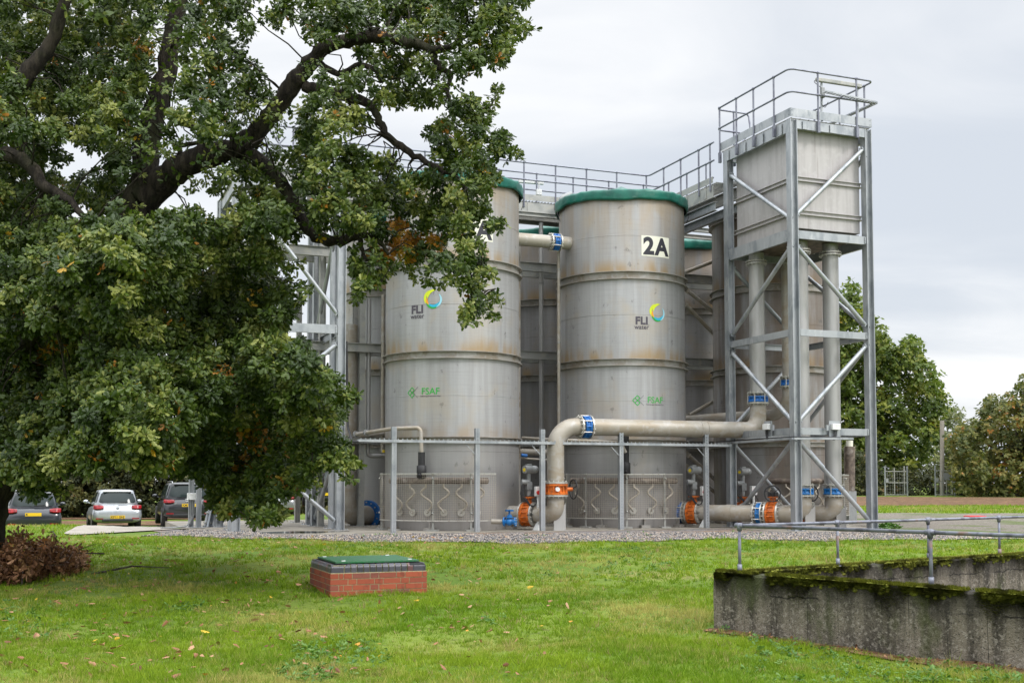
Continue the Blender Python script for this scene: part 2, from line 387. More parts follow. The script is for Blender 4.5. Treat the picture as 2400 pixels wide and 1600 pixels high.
# concrete slab: a real step above the gravel
mb = MB()
def slab_poly(pts, top, bot):
    k = len(pts); vs = [Vector((p.x, p.y, top)) for p in pts]+[Vector((p.x, p.y, bot)) for p in pts]
    mb.add(vs, [tuple(range(k)), tuple(range(2*k-1, k-1, -1))]+[(i, k+i, k+(i+1) % k, (i+1) % k) for i in range(k)])
SLABZ = .02
slab_poly([site(-6.5, 2.5), site(-6.1, -1.2), site(-3.2, -2.75), site(6.7, -2.75), site(6.7, -5.35), site(10.4, -5.35), site(10.4, -2.75), site(13, -2.75), site(13, 8), site(-6.5, 8)], SLABZ, -.7)
slab = mb.build('slab', M['slab']); tag(slab, kind='structure')
pp = [gat(150, 1252), gat(260, 1244), gat(421, 1232)]; qq = [gat(172, 1255), gat(300, 1248), gat(440, 1240)]
sheet('path', [pp[0], pp[1], pp[2], gat(470, 1231)], [qq[0], qq[1], qq[2], gat(480, 1239)], .03, M['path'], 40, 4, .02)

# ------------------------------------------------------------------ sunken concrete basin with its hand rails
W0 = gat(1673, 1474); WR = gat(2400, 1571); WT = at(1673, 1340, W0.y).z
d1 = (WR-W0); d1.z = 0; d1.normalize()
bR = at(2400, 1294, 15.2); Yb = W0.y
# far arm: top edge from the corner towards the right rear
kk = (WT-CAMZ)/ray(2400, 1294).z; bR = Vector((0, 0, CAMZ))+ray(2400, 1294)*kk
d2 = (bR-W0); d2.z = 0; d2.normalize()
def wall_mat():
    m, t, b = base_mat('mossy_old_concrete', (.12, .11, .09), .92, 0, .3)
    x, y, z = t.sep(t.new('ShaderNodeNewGeometry').outputs['Position'])
    w = lambda sc, s, d=5, r=.6: t.noise(t.coord(sc, True), s, d, r)
    st = t.math('ADD', t.math('MULTIPLY', w((6, 6, .45), 1.0), .72), t.math('MULTIPLY', w((1, 1, 1), 2.1), .28))
    c = t.mix(t.ramp(st, .38, .62), C4((.215, .188, .146)), C4((.060, .053, .042)))
    c = t.mix(t.math('MULTIPLY', t.ramp(w((1, 1, 1), 26, 4), .5, .64), .65), c, C4((.34, .31, .26)))
    c = t.mix(t.math('MULTIPLY', t.ramp(w((1, 1, 1), 60, 3), .56, .66), .8), c, C4((.02, .02, .017)))
    up = t.math('ADD', z, t.math('MULTIPLY', t.math('SUBTRACT', w((4, 4, 1), 1.3), .5), .5))
    c = t.mix(t.math('MULTIPLY', t.ramp(up, WT-.36, WT-.04), .82), c, C4((.028, .026, .022)))
    c = t.mix(t.math('MULTIPLY', t.ramp(w((2.2, 2.2, 1), 1.2), .55, .68), .6), c, C4((.06, .075, .018)))
    crack = t.math('LESS_THAN', t.math('ABSOLUTE', t.math('SUBTRACT', t.math('ADD', z, t.math('MULTIPLY', w((1.5, 1.5, 1), 2.5), .14)), WT-.12)), .007)
    c = t.mix(t.math('MULTIPLY', t.math('MULTIPLY', crack, t.ramp(w((1, 1, 1), 1.1), .45, .55)), .8), c, C4((.012, .011, .01)))
    sj = t.math('ADD', t.math('MULTIPLY', x, d1.x/.37), t.math('MULTIPLY', y, d1.y/.37)); sj = t.math('ADD', sj, t.math('MULTIPLY', w((.9, .9, .1), 1.1, 2), .9)); jl = t.math('LESS_THAN', t.math('FRACT', t.math('ADD', sj, 40.0)), .022)
    c = t.mix(t.math('MULTIPLY', t.math('MULTIPLY', jl, t.ramp(w((1, 1, 1), .9), .4, .55)), .7), c, C4((.02, .018, .014)))
    v = t.new('ShaderNodeTexVoronoi'); t.l.new(t.coord((1, 1, 1), True), v.inputs[0]); v.inputs['Scale'].default_value = 2.6
    sp = t.math('LESS_THAN', v.outputs['Distance'], .075)
    spn = t.math('MULTIPLY', sp, t.math('GREATER_THAN', t.sep(v.outputs['Color'])[0], .35))
    c = t.mix(t.math('MULTIPLY', spn, .75), c, C4((.42, .43, .40)))
    t.l.new(c, b.inputs['Base Color'])
    h = t.math('ADD', w((1, 1, 1), 22, 6), t.math('MULTIPLY', w((1, 1, 1), 90, 3), .5))
    t.l.new(t.bump(h, .9, .03), b.inputs['Normal']); return m
M['wall'] = wall_mat()
TH = .26
n1 = Vector((-d1.y, d1.x, 0)); n1 = n1 if n1.dot(d2) > 0 else -n1
n2 = Vector((-d2.y, d2.x, 0)); n2 = n2 if n2.dot(d1) > 0 else -n2
basin = thing('concrete_basin', 'old mossy concrete tank wall rising from the lawn at lower right', 'concrete tank', (W0.x, W0.y, W0.z))
L1, L2 = 7.0, 14.0
sn = abs(d1.cross(d2).z)
ci = W0 + d1*(TH/sn) + d2*(TH/sn)
mb = MB()
def wall_arm(o0, i0, d, L, top, bot, n, inner):
    """one arm: outer line from o0, inner line from i0, lightly uneven"""
    vs = []; fs = []; rr = random.Random(int(L*10)); rows = 8
    prof = []
    for k in range(n+1):
        f = k/n; po = o0 + d*(L*f); pi_ = i0 + d*(max(L*f-(i0-o0).dot(d), 0) if k else 0)
        ch = .022
        ring = []
        for r in range(rows+1):
            zz = bot+(top-ch-bot)*r/rows; j = rr.uniform(-.008, .008)
            ring.append(Vector((po.x, po.y, zz))+inner*(j+.004))
        ring.append(Vector((po.x, po.y, top))+inner*(ch+rr.uniform(0, .012))); ring.append(Vector((pi_.x, pi_.y, top))-inner*(ch+rr.uniform(0, .012)))
        for r in range(rows, -1, -1):
            zz = bot-.9+(top-ch-bot+.9)*r/rows; ring.append(Vector((pi_.x, pi_.y, zz))+inner*rr.uniform(-.006, .006))
        vs += ring
    k2 = len(ring)
    for k in range(n):
        for r in range(k2-1): q = k*k2+r; fs.append((q, q+1, q+k2+1, q+k2))
    fs.append(tuple(range(k2))); fs.append(tuple(range(n*k2, (n+1)*k2)))
    mb.add(vs, fs)
wall_arm(W0+Vector((0, 0, 0)), ci, d1, L1, WT, W0.z-.6, 60, n1)
mb.build('front_wall', M['wall'], basin)
mb = MB(); wall_arm(W0+d1*.001, ci, d2, L2, WT-.003, W0.z-.6, 90, n2); mb.build('rear_wall', M['wall'], basin)
# moss cushions hanging over the arrises
def moss_mat():
    m, t, b = base_mat('moss', (.08, .11, .012), .95, 0, .2)
    a = t.new('ShaderNodeAttribute', attribute_name='rnd').outputs['Fac']
    n = t.noise(t.coord((1, 1, 1), True), 5, 3)
    c = t.mix(a, C4((.070, .092, .010)), C4((.31, .31, .05))); c = t.mix(t.ramp(n, .45, .65), c, C4((.055, .055, .012)))
    t.l.new(c, b.inputs['Base Color']); return m
M['moss'] = moss_mat()
def moss(o0, d, out, L, n, top, sd, hang, name='moss', gaps=.42):
    rg = np.random.default_rng(sd)
    s = rg.uniform(.02, L, n); g = np.sin(s*3.1+sd)+np.sin(s*7.7+1)*.6+np.sin(s*17)*.4
    keep = g > -1.2+gaps*2*rg.random(n)-.3; s = s[keep]; n = len(s)
    w = rg.normal(0, 1, n); off = np.where(w > 0, -np.abs(w)*.05, np.abs(w)*.014)   # inward on the top face / outside down the face
    clump = .35+1.1*np.clip(np.sin(s*5.3+sd)*.5+np.sin(s*13.1+2*sd)*.5+.35, 0, 1.2); dn = np.where(w > 0, 0, np.abs(rg.normal(0, hang, n))*clump)
    base = np.stack([o0.x+d.x*s+out.x*off, o0.y+d.y*s+out.y*off, np.full(n, top)-dn], -1)
    le = rg.uniform(.014, .045, n)*(.6+.5*np.sin(s*23+sd)**2); ang = rg.uniform(-.8, .8, n)
    tipd = np.stack([d.x*np.sin(ang)+out.x*np.where(w > 0, .2, .9), d.y*np.sin(ang)+out.y*np.where(w > 0, .2, .9), np.where(w > 0, .9, .15)-.0*ang], -1)
    tip = base+tipd*le[:, None]; wd = np.array([d.x, d.y, 0.0])*rg.uniform(.004, .009, n)[:, None]
    sink = np.array([-out.x, -out.y, -.3])*.012
    vv = np.stack([base-wd+sink, base+wd+sink, tip], 1).reshape(-1, 3); ff = np.arange(3*n).reshape(-1, 3)
    np_mesh(name, vv, ff, M['moss'], np.repeat(rg.random(n), 3), basin)['kind'] = 'stuff'
mb = MB(); fz = W0.z+.10; mb.add([(p.x, p.y, fz) for p in (ci, ci+d1*6.5, ci+d1*6.5+d2*12.5, ci+d2*12.5)], [(0, 1, 2, 3)]); mb.build('basin_floor', M['wall'], basin, fix=False)
def cushions(o0, d, out, L, n, top, sd, name='moss'):
    """rounded moss cushions sitting on the arris"""
    rg = np.random.default_rng(sd); s = rg.uniform(.03, L, n); g = np.sin(s*3.1+sd)+np.sin(s*7.7+1)*.6+np.sin(s*17)*.4; s = s[g > -.75]; n = len(s)
    T = []; nr, ns = 5, 9
    for i in range(nr+1):
        for k in range(ns): a, b = PI*i/nr, 2*PI*k/ns; T.append((math.sin(a)*math.cos(b), math.sin(a)*math.sin(b), math.cos(a)))
    T = np.array(T); Fq = np.array([(i*ns+k, (i+1)*ns+k, (i+1)*ns+(k+1) % ns, i*ns+(k+1) % ns) for i in range(nr) for k in range(ns)])
    w = rg.uniform(.014, .042, n); h = rg.uniform(.009, .022, n); o = rg.uniform(.008, .018, n); dz = -np.abs(rg.normal(0, .028, n)); io = np.where(dz < -.01, rg.uniform(-.004, .006, n), rg.uniform(-.05, 0, n))
    P = T[None]*(1+rg.normal(0, .14, (n, len(T), 1))); dd, oo = np.array([d.x, d.y, 0]), np.array([out.x, out.y, 0])
    c = np.stack([o0.x+d.x*s+out.x*io, o0.y+d.y*s+out.y*io, top+dz], -1)
    W_ = c[:, None]+P[..., 0:1]*w[:, None, None]*dd+P[..., 1:2]*o[:, None, None]*oo+P[..., 2:3]*h[:, None, None]*np.array([0, 0, 1.0])
    np_mesh(name, W_.reshape(-1, 3), (Fq[None]+(np.arange(n)*len(T))[:, None, None]).reshape(-1, 4), M['moss'], np.repeat(rg.uniform(.05, .7, n), len(T)), basin, True)['kind'] = 'stuff'
cushions(W0, d1, -n1, 3.9, 1000, WT+.002, 3)
cushions(ci, d2, n2, 8.0, 1100, WT+.002, 5)
moss(W0, d1, -n1, 3.9, 60000, WT+.008, 3, .062)
moss(ci, d2, n2, 8.0, 34000, WT+.006, 5, .06, 'moss')
moss(W0, d2, -n2, 8.0, 6000, WT+.003, 8, .02, 'moss')

def guard_rail(name, label, line, posts, zb, zt, rad, mt, group, extra=None):
    """single tube rail on short posts with socket fittings; line = start, end of the rail"""
    th = thing(name, label, 'hand rail', tuple(line[0])[:2]+(zb,), group)
    m_ = MB(); m_.cyl(line[0], line[1], rad, 12); m_.build('rail', mt, th)
    for p in posts:
        m_ = MB(); m_.cyl((p.x, p.y, zb-.01), (p.x, p.y, p.z), rad*.92, 12)
        m_.disc((p.x, p.y, zb+.006), Vector((0, 0, 1)), rad*2.2, .012, 14); m_.cyl((p.x, p.y, zb), (p.x, p.y, zb+.09), rad*1.35, 12)
        m_.cyl((p.x, p.y, p.z-.055), (p.x, p.y, p.z+.03), rad*1.4, 12); dd = (line[1]-line[0]).normalized()
        m_.cyl(p-dd*.05, p+dd*.05, rad*1.36, 12)
        m_.build('post', mt, th)
    return th
mid = W0 + d1*.0 + (ci-W0)*.5
PX0 = Vector((mid.x, mid.y, 0)) + d1*.09 + d2*.02
zr = at(1725, 1231, PX0.y).z
def rp(k, d): p = PX0+d*k; p.z = zr; return p
s1 = (at(2178, 1255, 10.5)); 
def along(px, d):
    q = plan(px, PX0, d); return q
p2134 = along(2178, d1); p2134.z = zr
guard_rail('guard_rail', 'grey tube hand rail on the near mossy wall of the concrete tank', (rp(0, d1), rp(6.6, d1)), [rp(0, d1), p2134, rp((p2134-rp(0, d1)).length*2, d1)], WT, zr, .0185, M['oldrail'], 'rails round the concrete tank')
bp = []
for px in (1961, 2173, 2339):
    q = along(px, d2); q.z = zr; bp.append(q)
zo = Vector((0, 0, .0))
guard_rail('guard_rail', 'rust streaked tube hand rail on the far wall of the concrete tank', (rp(.05, d2), rp(12, d2)), bp+[rp(7.2, d2), rp(9, d2)], WT, zr, .017, M['oldrail'], 'rails round the concrete tank')

# ------------------------------------------------------------------ brick chamber
def brick_mat(name, cols, rough=.85, spec=.3):
    m, t, b = base_mat(name, cols[0], rough, 0, spec)
    a = t.new('ShaderNodeAttribute', attribute_name='rnd').outputs['Fac']
    c = t.mix(a, C4(cols[0]), C4(cols[1])); c = t.mix(t.ramp(a, .8, 1), c, C4(cols[2]))
    c = t.mix(t.math('MULTIPLY', t.ramp(t.noise(t.coord((1, 1, .4)), 16, 5), .52, .7), .55), c, C4(cols[3]))
    t.l.new(c, b.inputs['Base Color']); t.l.new(t.bump(t.noise(t.coord(), 60, 4), .35, .004), b.inputs['Normal']); return m
M['brick'] = brick_mat('red_brick', [(.36, .088, .045), (.27, .066, .038), (.20, .085, .07), (.12, .045, .032)])
M['engbrick'] = brick_mat('blue_engineering_brick', [(.036, .036, .05), (.085, .08, .10), (.13, .05, .05), (.02, .02, .026)], .35, .6)
M['mortar'] = mat('mossy_mortar', (.40, .36, .22), .95, 0, [((.22, .22, .09), 8, .48, .66, I1, .7), ((.08, .07, .05), 20, .5, .7, I1, .6)], (60, .4, .004))
M['grp'] = mat('green_grating_lid', (.008, .13, .035), .6, 0, [((.03, .13, .06), 5, .45, .7, I1, .7), ((.06, .11, .075), 40, .45, .6, I1, .8)], (90, .5, .004))
B0 = gat(774, 1399)
chb = thing('brick_chamber', 'low red brick chamber with blue brick coping standing on the lawn', 'brick chamber', tuple(B0))
SZ = 1.29; zb = B0.z
def bl(v, u, z): return B0 + V*v + U*u + Vector((0, 0, z))
mb = MB(); mb.hexa(bl(SZ/2, SZ/2, .10), V*(SZ/2-.006), U*(SZ/2-.006), Vector((0, 0, .205)))
mb.build('mortar', M['mortar'], chb)
bricks = MB(); rnd = []
rr = random.Random(4)
def brick(mbk, v0, v1, u0, u1, z0, z1, ch=.003):
    n0 = len(mbk.v); mbk.hexa(bl((v0+v1)/2, (u0+u1)/2, (z0+z1)/2), V*((v1-v0)/2), U*((u1-u0)/2), Vector((0, 0, (z1-z0)/2)))
    rnd.extend([rr.random()]*(len(mbk.v)-n0))
for cs in range(-1, 4):
    z0 = cs*.0755+.004; z1 = z0+.065; head = cs % 2
    for side in range(4):
        pos = 0.0; seq = []
        while pos < SZ-.02:
            ln = .225 if (len(seq)+cs) % 2 == 0 else .105
            if len(seq) == 1 and head: ln = .05
            ln = min(ln, SZ-pos); 
            if SZ-pos-ln < .04: ln = SZ-pos
            seq.append((pos, pos+ln)); pos += ln+.011
        for a, b_ in seq:
            e = rr.uniform(0, .003); dp = .1
            if side == 0: brick(bricks, a, b_, -e, dp, z0, z1)
            elif side == 1: brick(bricks, SZ-dp, SZ+e, max(a, dp+.01), min(b_, SZ-dp-.01), z0, z1) if b_ > dp+.03 and a < SZ-dp-.03 else None
            elif side == 2: brick(bricks, a, b_, SZ-dp, SZ+e, z0, z1)
            else: brick(bricks, -e, dp, max(a, dp+.01), min(b_, SZ-dp-.01), z0, z1) if b_ > dp+.03 and a < SZ-dp-.03 else None
o = bricks.build('brick_wall', M['brick'], chb, fix=False)
a_ = o.data.attributes.new('rnd', 'FLOAT', 'POINT'); a_.data.foreach_set('value', rnd)
# bull-nosed coping, bricks on edge
cop = MB(); rnd = []; zc = .305; hh = .105; IN = .012
def bull(o0, along_, inw, w):
    pts = [(0, 0)]; rads = .05
    for k in range(7): a = PI-k*PI/12; pts.append((rads+rads*math.cos(a), hh-rads+rads*math.sin(a)))
    pts += [(.215, hh), (.215, 0)]
    n0 = len(cop.v); k = len(pts)
    vs = [o0+along_*s+inw*x+Vector((0, 0, y)) for s in (0, w) for x, y in pts]
    fs = [(i, (i+1) % k, k+(i+1) % k, k+i) for i in range(k)]+[tuple(range(k)), tuple(range(2*k-1, k-1, -1))]
    cop.add(vs, fs); rnd.extend([rr.random()]*(len(cop.v)-n0))
S2 = SZ-2*IN; c0 = bl(IN, IN, zc)
for o0, al, inw in ((c0, V, U), (c0+V*S2, U, -V), (c0+V*S2+U*S2, -V, -U), (c0+U*S2, -U, V)):
    p = 0.004; bull(o0+al*p, al, inw, .16); p += .17
    nb = 11; w = (S2-.17-.17-.004*0)/nb
    for k in range(nb): bull(o0+al*(p+.006), al, inw, w-.015); p += w
    bull(o0+al*(p+.004), al, inw, .15)
o = cop.build('coping', M['engbrick'], chb, fix=False); a_ = o.data.attributes.new('rnd', 'FLOAT', 'POINT'); a_.data.foreach_set('value', rnd)
mb = MB(); ins = .02
for o0, al, inw in ((c0, V, U), (c0+V*S2, U, -V), (c0+V*S2+U*S2, -V, -U), (c0+U*S2, -U, V)):
    mb.hexa(o0+al*(S2/2)+inw*.11+Vector((0, 0, hh/2-.006)), al*(S2/2-.012), inw*.085, Vector((0, 0, hh/2-.001)))
mb.build('mortar', M['mortar'], chb)
mb = MB(); mb.hexa(bl(SZ/2, SZ/2, zc+hh+.022), V*(SZ/2-.085), U*(SZ/2-.085), Vector((0, 0, .013)))
lid = mb.build('lid', M['grp'], chb, bevel=.004)
for (v, u) in ((.2, .14), (.16, 1.1), (1.05, 1.1), (1.1, .16)):
    mb = MB(); mb.box(bl(v, u, zc+hh+.039), .05, .03, .012, V, U); mb.build('bolt_pad', M['white'], lid)
# ------------------------------------------------------------------ lettering and marks
def text_polys(body, size, bold=0.0):
    cu = bpy.data.curves.new('lettering', 'FONT'); cu.body = body; cu.size = size; cu.offset = bold; cu.resolution_u = 6; cu.align_x = 'CENTER'; cu.space_character = 1.0+bold*6
    ob = bpy.data.objects.new('lettering', cu); COL.objects.link(ob)
    dg = bpy.context.evaluated_depsgraph_get(); me = ob.evaluated_get(dg).to_mesh()
    bm = bmesh.new(); bm.from_mesh(me); ob.evaluated_get(dg).to_mesh_clear()
    bpy.data.objects.remove(ob); bpy.data.curves.remove(cu)
    xs = [v.co.x for v in bm.verts]; a, b = min(xs), max(xs); st = .07; x = a+st
    while x < b:
        bmesh.ops.bisect_plane(bm, geom=bm.verts[:]+bm.edges[:]+bm.faces[:], plane_co=(x, 0, 0), plane_no=(1, 0, 0)); x += st
    vs = [(v.co.x, v.co.y) for v in bm.verts]; bm.verts.index_update(); fs = [[v.index for v in f.verts] for f in bm.faces]; bm.free()
    return vs, fs
def ribbon(pts, w):
    vs = []; n = len(pts)
    for i, p in enumerate(pts):
        a = pts[max(i-1, 0)]; b = pts[min(i+1, n-1)]; dx, dy = b[0]-a[0], b[1]-a[1]; l = math.hypot(dx, dy) or 1
        ww = w[i] if isinstance(w, (list, tuple)) else w
        vs += [(p[0]-dy/l*ww/2, p[1]+dx/l*ww/2), (p[0]+dy/l*ww/2, p[1]-dx/l*ww/2)]
    return vs, [(2*i, 2*i+1, 2*i+3, 2*i+2) for i in range(n-1)]
def wrap(mb, poly, phi, z, r):
    vs, fs = poly
    return mb.add([(r*math.sin(phi+x/r), -r*math.cos(phi+x/r), z+y) for x, y in vs], fs)
def panel2(w, h, n=14): return [(-w/2+w*i/n, y) for i in range(n+1) for y in (-h/2, h/2)], [(2*i, 2*i+2, 2*i+3, 2*i+1) for i in range(n)]
TR = 1.74
def cyl_hit(c, px, py, face):
    """angle round the tank (0 = facing, + to the right) and height seen at a pixel"""
    r = ray(px, py); ox, oy = -c.x, -c.y
    a = r.x*r.x+r.y*r.y; b = 2*(ox*r.x+oy*r.y); cc = ox*ox+oy*oy-TR*TR; t = (-b-math.sqrt(max(b*b-4*a*cc, 0)))/(2*a)
    x, y = r.x*t-c.x, r.y*t-c.y
    # rotate into the tank's own axes
    x2 = x*math.cos(-face)-y*math.sin(-face); y2 = x*math.sin(-face)+y*math.cos(-face)
    return math.atan2(x2, -y2), CAMZ+r.z*t

def make_shell(t, m):
    mb = MB(); zz_ = [0, 1.97, 3.35, 5.62, 7.72, 8.82]
    for k in range(5): mb.lathe((0, 0, 0), [(TR+(.0015 if k % 2 else 0), zz_[k]), (TR+(.0015 if k % 2 else 0), zz_[k+1])], 96)
    mb.lathe((0, 0, 0), [(TR, 8.82), (TR-.03, 8.82)], 96, smooth=False); mb.lathe((0, 0, 0), [(TR-.03, 8.82), (TR-.03, 8.4)], 96)
    for zs in zz_[1:5]: mb.lathe((0, 0, 0), [(TR-.003, zs-.011), (TR+.006, zs-.004), (TR+.006, zs+.004), (TR-.003, zs+.011)], 96, smooth=False)
    for lo, hi, ph in ((0, 1.97, -.9), (1.97, 3.35, .5), (0, 1.97, 1.0), (3.35, 5.62, -.86), (4.5, 5.62, .55), (5.62, 7.72, -.72), (7.72, 8.8, -.95), (7.72, 8.8, .66), (1.97, 3.35, -1.0), (5.62, 7.72, 2.4), (1.97, 3.35, 2.2)):
        wrap(mb, ([(-.006, lo+.015), (.006, lo+.015), (.006, hi-.015), (-.006, hi-.015)], [(0, 1, 2, 3)]), ph, 0, TR+.004)
    return mb.build('shell', m, t, fix=False)
def make_ring(t, z0, z1, lower=True):
    mb = MB(); RO = TR+.088
    for z in ([z0, z1] if lower else [z0]):
        mb.lathe((0, 0, 0), [(TR, z-.012), (RO, z-.010), (RO, z+.010), (TR, z+.014)], 96, smooth=False)
    mb.lathe((0, 0, 0), [(TR+.012, z1-.0), (TR+.012, z0)], 96)
    for k in range(24):
        a = 2*PI*k/24+.1; mb.tube([(math.sin(a)*(TR+.055), -math.cos(a)*(TR+.055), z0-.05), (math.sin(a)*(TR+.055), -math.cos(a)*(TR+.055), z0-.012)], .010, 6, smooth=False)
    return mb.build('flange_ring', M['ring'], t, fix=False)
def make_cover(t, seed, mt):
    rg = random.Random(seed); n = 150; ph = [rg.uniform(0, 6.28) for _ in range(6)]
    def fold(a, k): s_ = a+.035*k+.02*math.sin(a*7+ph[3]); return .5*(1-2*abs(math.sin(s_*7+ph[0])))+.4*(1-2*abs(math.sin(s_*13+ph[1]+k*.4)))+.25*math.sin(s_*37+ph[2]+k)
    rings = [(.02, 9.46), (.25, 9.35), (.6, 9.21), (1.0, 9.095), (1.4, 9.02), (1.68, 8.985), (1.80, 8.965), (1.845, 8.945), (1.858, 8.90), (1.853, 8.82), (1.848, 8.74), (1.838, 8.68), (1.81, 8.685)]
    mb = MB(); vs = []
    for i, (r, z) in enumerate(rings):
        for k in range(n):
            a = 2*PI*k/n; f = fold(a, i*.35); lobe = abs(math.sin(a*6+ph[3]))
            w = min(i/4, 1)
            rr = r+.011*f*w*(1 if i > 5 else .3); zz = z-.03*(1-lobe)*(0 < i < 6)+.012*f*(3 < i < 9)+(.02*math.sin(a*5+ph[5])+.010*math.sin(a*11+ph[4])+.008*f)*(i >= 10)+.02*math.sin(a*3+ph[5])*w
            if i > 3: rr += rg.uniform(-.003, .003)+(.007*(1-2*abs(math.sin(a*17+i*.55+ph[2]))) if i > 6 else 0); zz += rg.uniform(-.004, .004)
            vs.append((rr*math.sin(a), -rr*math.cos(a), zz))
    fs = [(i*n+k, i*n+(k+1) % n, (i+1)*n+(k+1) % n, (i+1)*n+k) for i in range(len(rings)-1) for k in range(n)]
    mb.add(vs, fs, True); c = mb.build('cover', mt, t, fix=False)
    for a in (-1.25, 1.45, 2.6, 4.1):
        mb = MB(); p = [(1.855*math.sin(a+.02*q), -1.855*math.cos(a+.02*q), 8.68-.06*q) for q in range(4)]
        p += [(1.8*math.sin(a+.06), -1.8*math.cos(a+.06), 8.36)]
        mb.tube(p, .008, 5); mb.build('tie_rope', M['black'], c, fix=False)
def logo_ring(t, ph, z, s):
    def arc(a0, a1, r0, r1, w, n=24):
        return ribbon([((r0+(r1-r0)*i/n)*s*math.cos(R(a0+(a1-a0)*i/n)), (r0+(r1-r0)*i/n)*s*math.sin(R(a0+(a1-a0)*i/n))) for i in range(n+1)], [s*w*(math.sin(PI*min(max(i/n, .02), .98))**.7) for i in range(n+1)])
    root = None; k = 0
    for mt, arcs in (('lime', [(215, 108, .86, 1.0, .30)]), ('amber', [(160, 262, .66, .82, .26)]), ('lgreen', [(205, 322, .84, .88, .28)]), ('cyan', [(222, 348, .66, .80, .28)]), ('paleblue', [(292, 402, .92, .84, .22)]), ('lime', [(168, 70, .60, 1.02, .30)])):
        mb = MB(); k += 1
        for a in arcs: wrap(mb, arc(*a), ph, z, TR+.004+.0012*k)
        o = mb.build('logo_swirl', M[mt], t if root is None else root, fix=False); root = root or o
    return root
def marks(t, c, face, spec):
    """number plate, water logo and filter logo at their measured places"""
    if 'plate' in spec:
        px, py, num = spec['plate']; ph, z = cyl_hit(c, px, py, face)
        mb = MB(); wrap(mb, panel2(.88, .55), ph, z, TR+.008); p = mb.build('number_plate', M['signface'], t, fix=False)
        mb = MB(); wrap(mb, text_polys(num, .62, .026), ph+.0, z-.21, TR+.011); mb.build('lettering', M['signblack'], p, fix=False)
    px, py = spec['ring']; ph, z = cyl_hit(c, px, py, face); logo_ring(t, ph, z, .235)
    px, py = spec['fli']; ph, z = cyl_hit(c, px, py, face)
    mb = MB(); wrap(mb, text_polys('FLI', .275, .013), ph, z-.095, TR+.006); wrap(mb, text_polys('water', .165, .003), ph, z-.225, TR+.006); mb.build('lettering', M['logo_text'], t, fix=False)
    px, py = spec['fsaf']; ph, z = cyl_hit(c, px, py, face)
    mb = MB(); wrap(mb, text_polys('FSAF', .235, .0015), ph, z-.07, TR+.006); mb.build('lettering', M['fsafgreen'], t, fix=False)
    mb = MB(); wrap(mb, text_polys('Submerged Aerated Filter', .052, .0), ph, z-.128, TR+.006); mb.build('lettering', M['logo_text'], t, fix=False)
    px, py = spec['diamond']; ph, z = cyl_hit(c, px, py, face); s = .13
    mb = MB()
    def dia(cx, cy, r):
        P = []
        for q in range(4):
            a = q*PI/2
            for e in (-.32, 0, .32): P.append((cx+r*(math.cos(a)*(1-abs(e)*.4)-math.sin(a)*e*.42), cy+r*(math.sin(a)*(1-abs(e)*.4)+math.cos(a)*e*.42)))
        return ribbon(P+P[:2], .022)
    for cx, cy in ((0, s*.5), (0, -s*.5), (-s*.5, 0)): wrap(mb, dia(cx, cy, s*.5), ph, z, TR+.006)
    mb.build('logo_diamond', M['fsafgreen'], t, fix=False)
    mb = MB(); wrap(mb, ribbon([(.17, .135), (.035, .0), (.17, -.135)], .010), ph, z, TR+.006); mb.build('logo_bracket', M['logo_text'], t, fix=False)
def air_feed(t, ph0, span):
    """curved header with six hoses down to flanged nozzles"""
    mb = MB(); r = TR+.17
    mb.tube([(r*math.sin(ph0+span*(i/24-.5)), -r*math.cos(ph0+span*(i/24-.5)), 1.24) for i in range(25)], .078, 12)
    man = mb.build('air_header', M['manifold'], t, fix=False)
    for k in range(6):
        ph = ph0+span*(k-2.5)/6.0; sgn = 1 if k % 2 else -1
        def P(dph, rr, z): return Vector((rr*math.sin(ph+dph), -rr*math.cos(ph+dph), z))
        mb = MB(); pts = []
        for i in range(17):
            f = i/16; pts.append(P(sgn*.075*math.sin(PI*2*f)*(1 if f < .5 else .8)-sgn*.02*f, r+.0-.10*f*f, 1.08-.56*f))
        mb.tube([P(0, r, 1.17)]+pts, .027, 8); mb.build('hose', M['hose'], t, fix=False)
        e = pts[-1]; ax = Vector((math.sin(ph), -math.cos(ph), 0))
        mb = MB(); c = ax*(TR+.05); c.z = .46; mb.disc(c, ax, .088, .03, 20); mb.bolts(c+ax*.02, ax, .066, 8, .008, .02); mb.cyl(ax*TR+Vector((0, 0, .46)), c, .045)
        mb.tube([c, c+ax*.05, Vector((e.x, e.y, e.z-.02)), e], .024, 8)
        mb.build('nozzle', M['steelw'], t, fix=False)
def drop_pipe_insulated(t, ph, z_top):
    r = TR+.22
    def P(p, rr, z): return (rr*math.sin(p), -rr*math.cos(p), z)
    mb = MB(); mb.tube([P(ph, r, z_top), P(ph, r, 1.30)], .085, 16); mb.build('insulation', M['black'], t, fix=False)
    mb = MB(); mb.tube([P(ph, r+.01, 1.72), P(ph, r+.01, 1.70), P(ph, r+.01, 1.42), P(ph, r+.01, 1.40)], [.09, .122, .122, .09], 14); mb.sphere(P(ph, r+.14, 1.48), .04, 8); mb.build('valve_jacket', M['black'], t, fix=False)
TANKS = {}
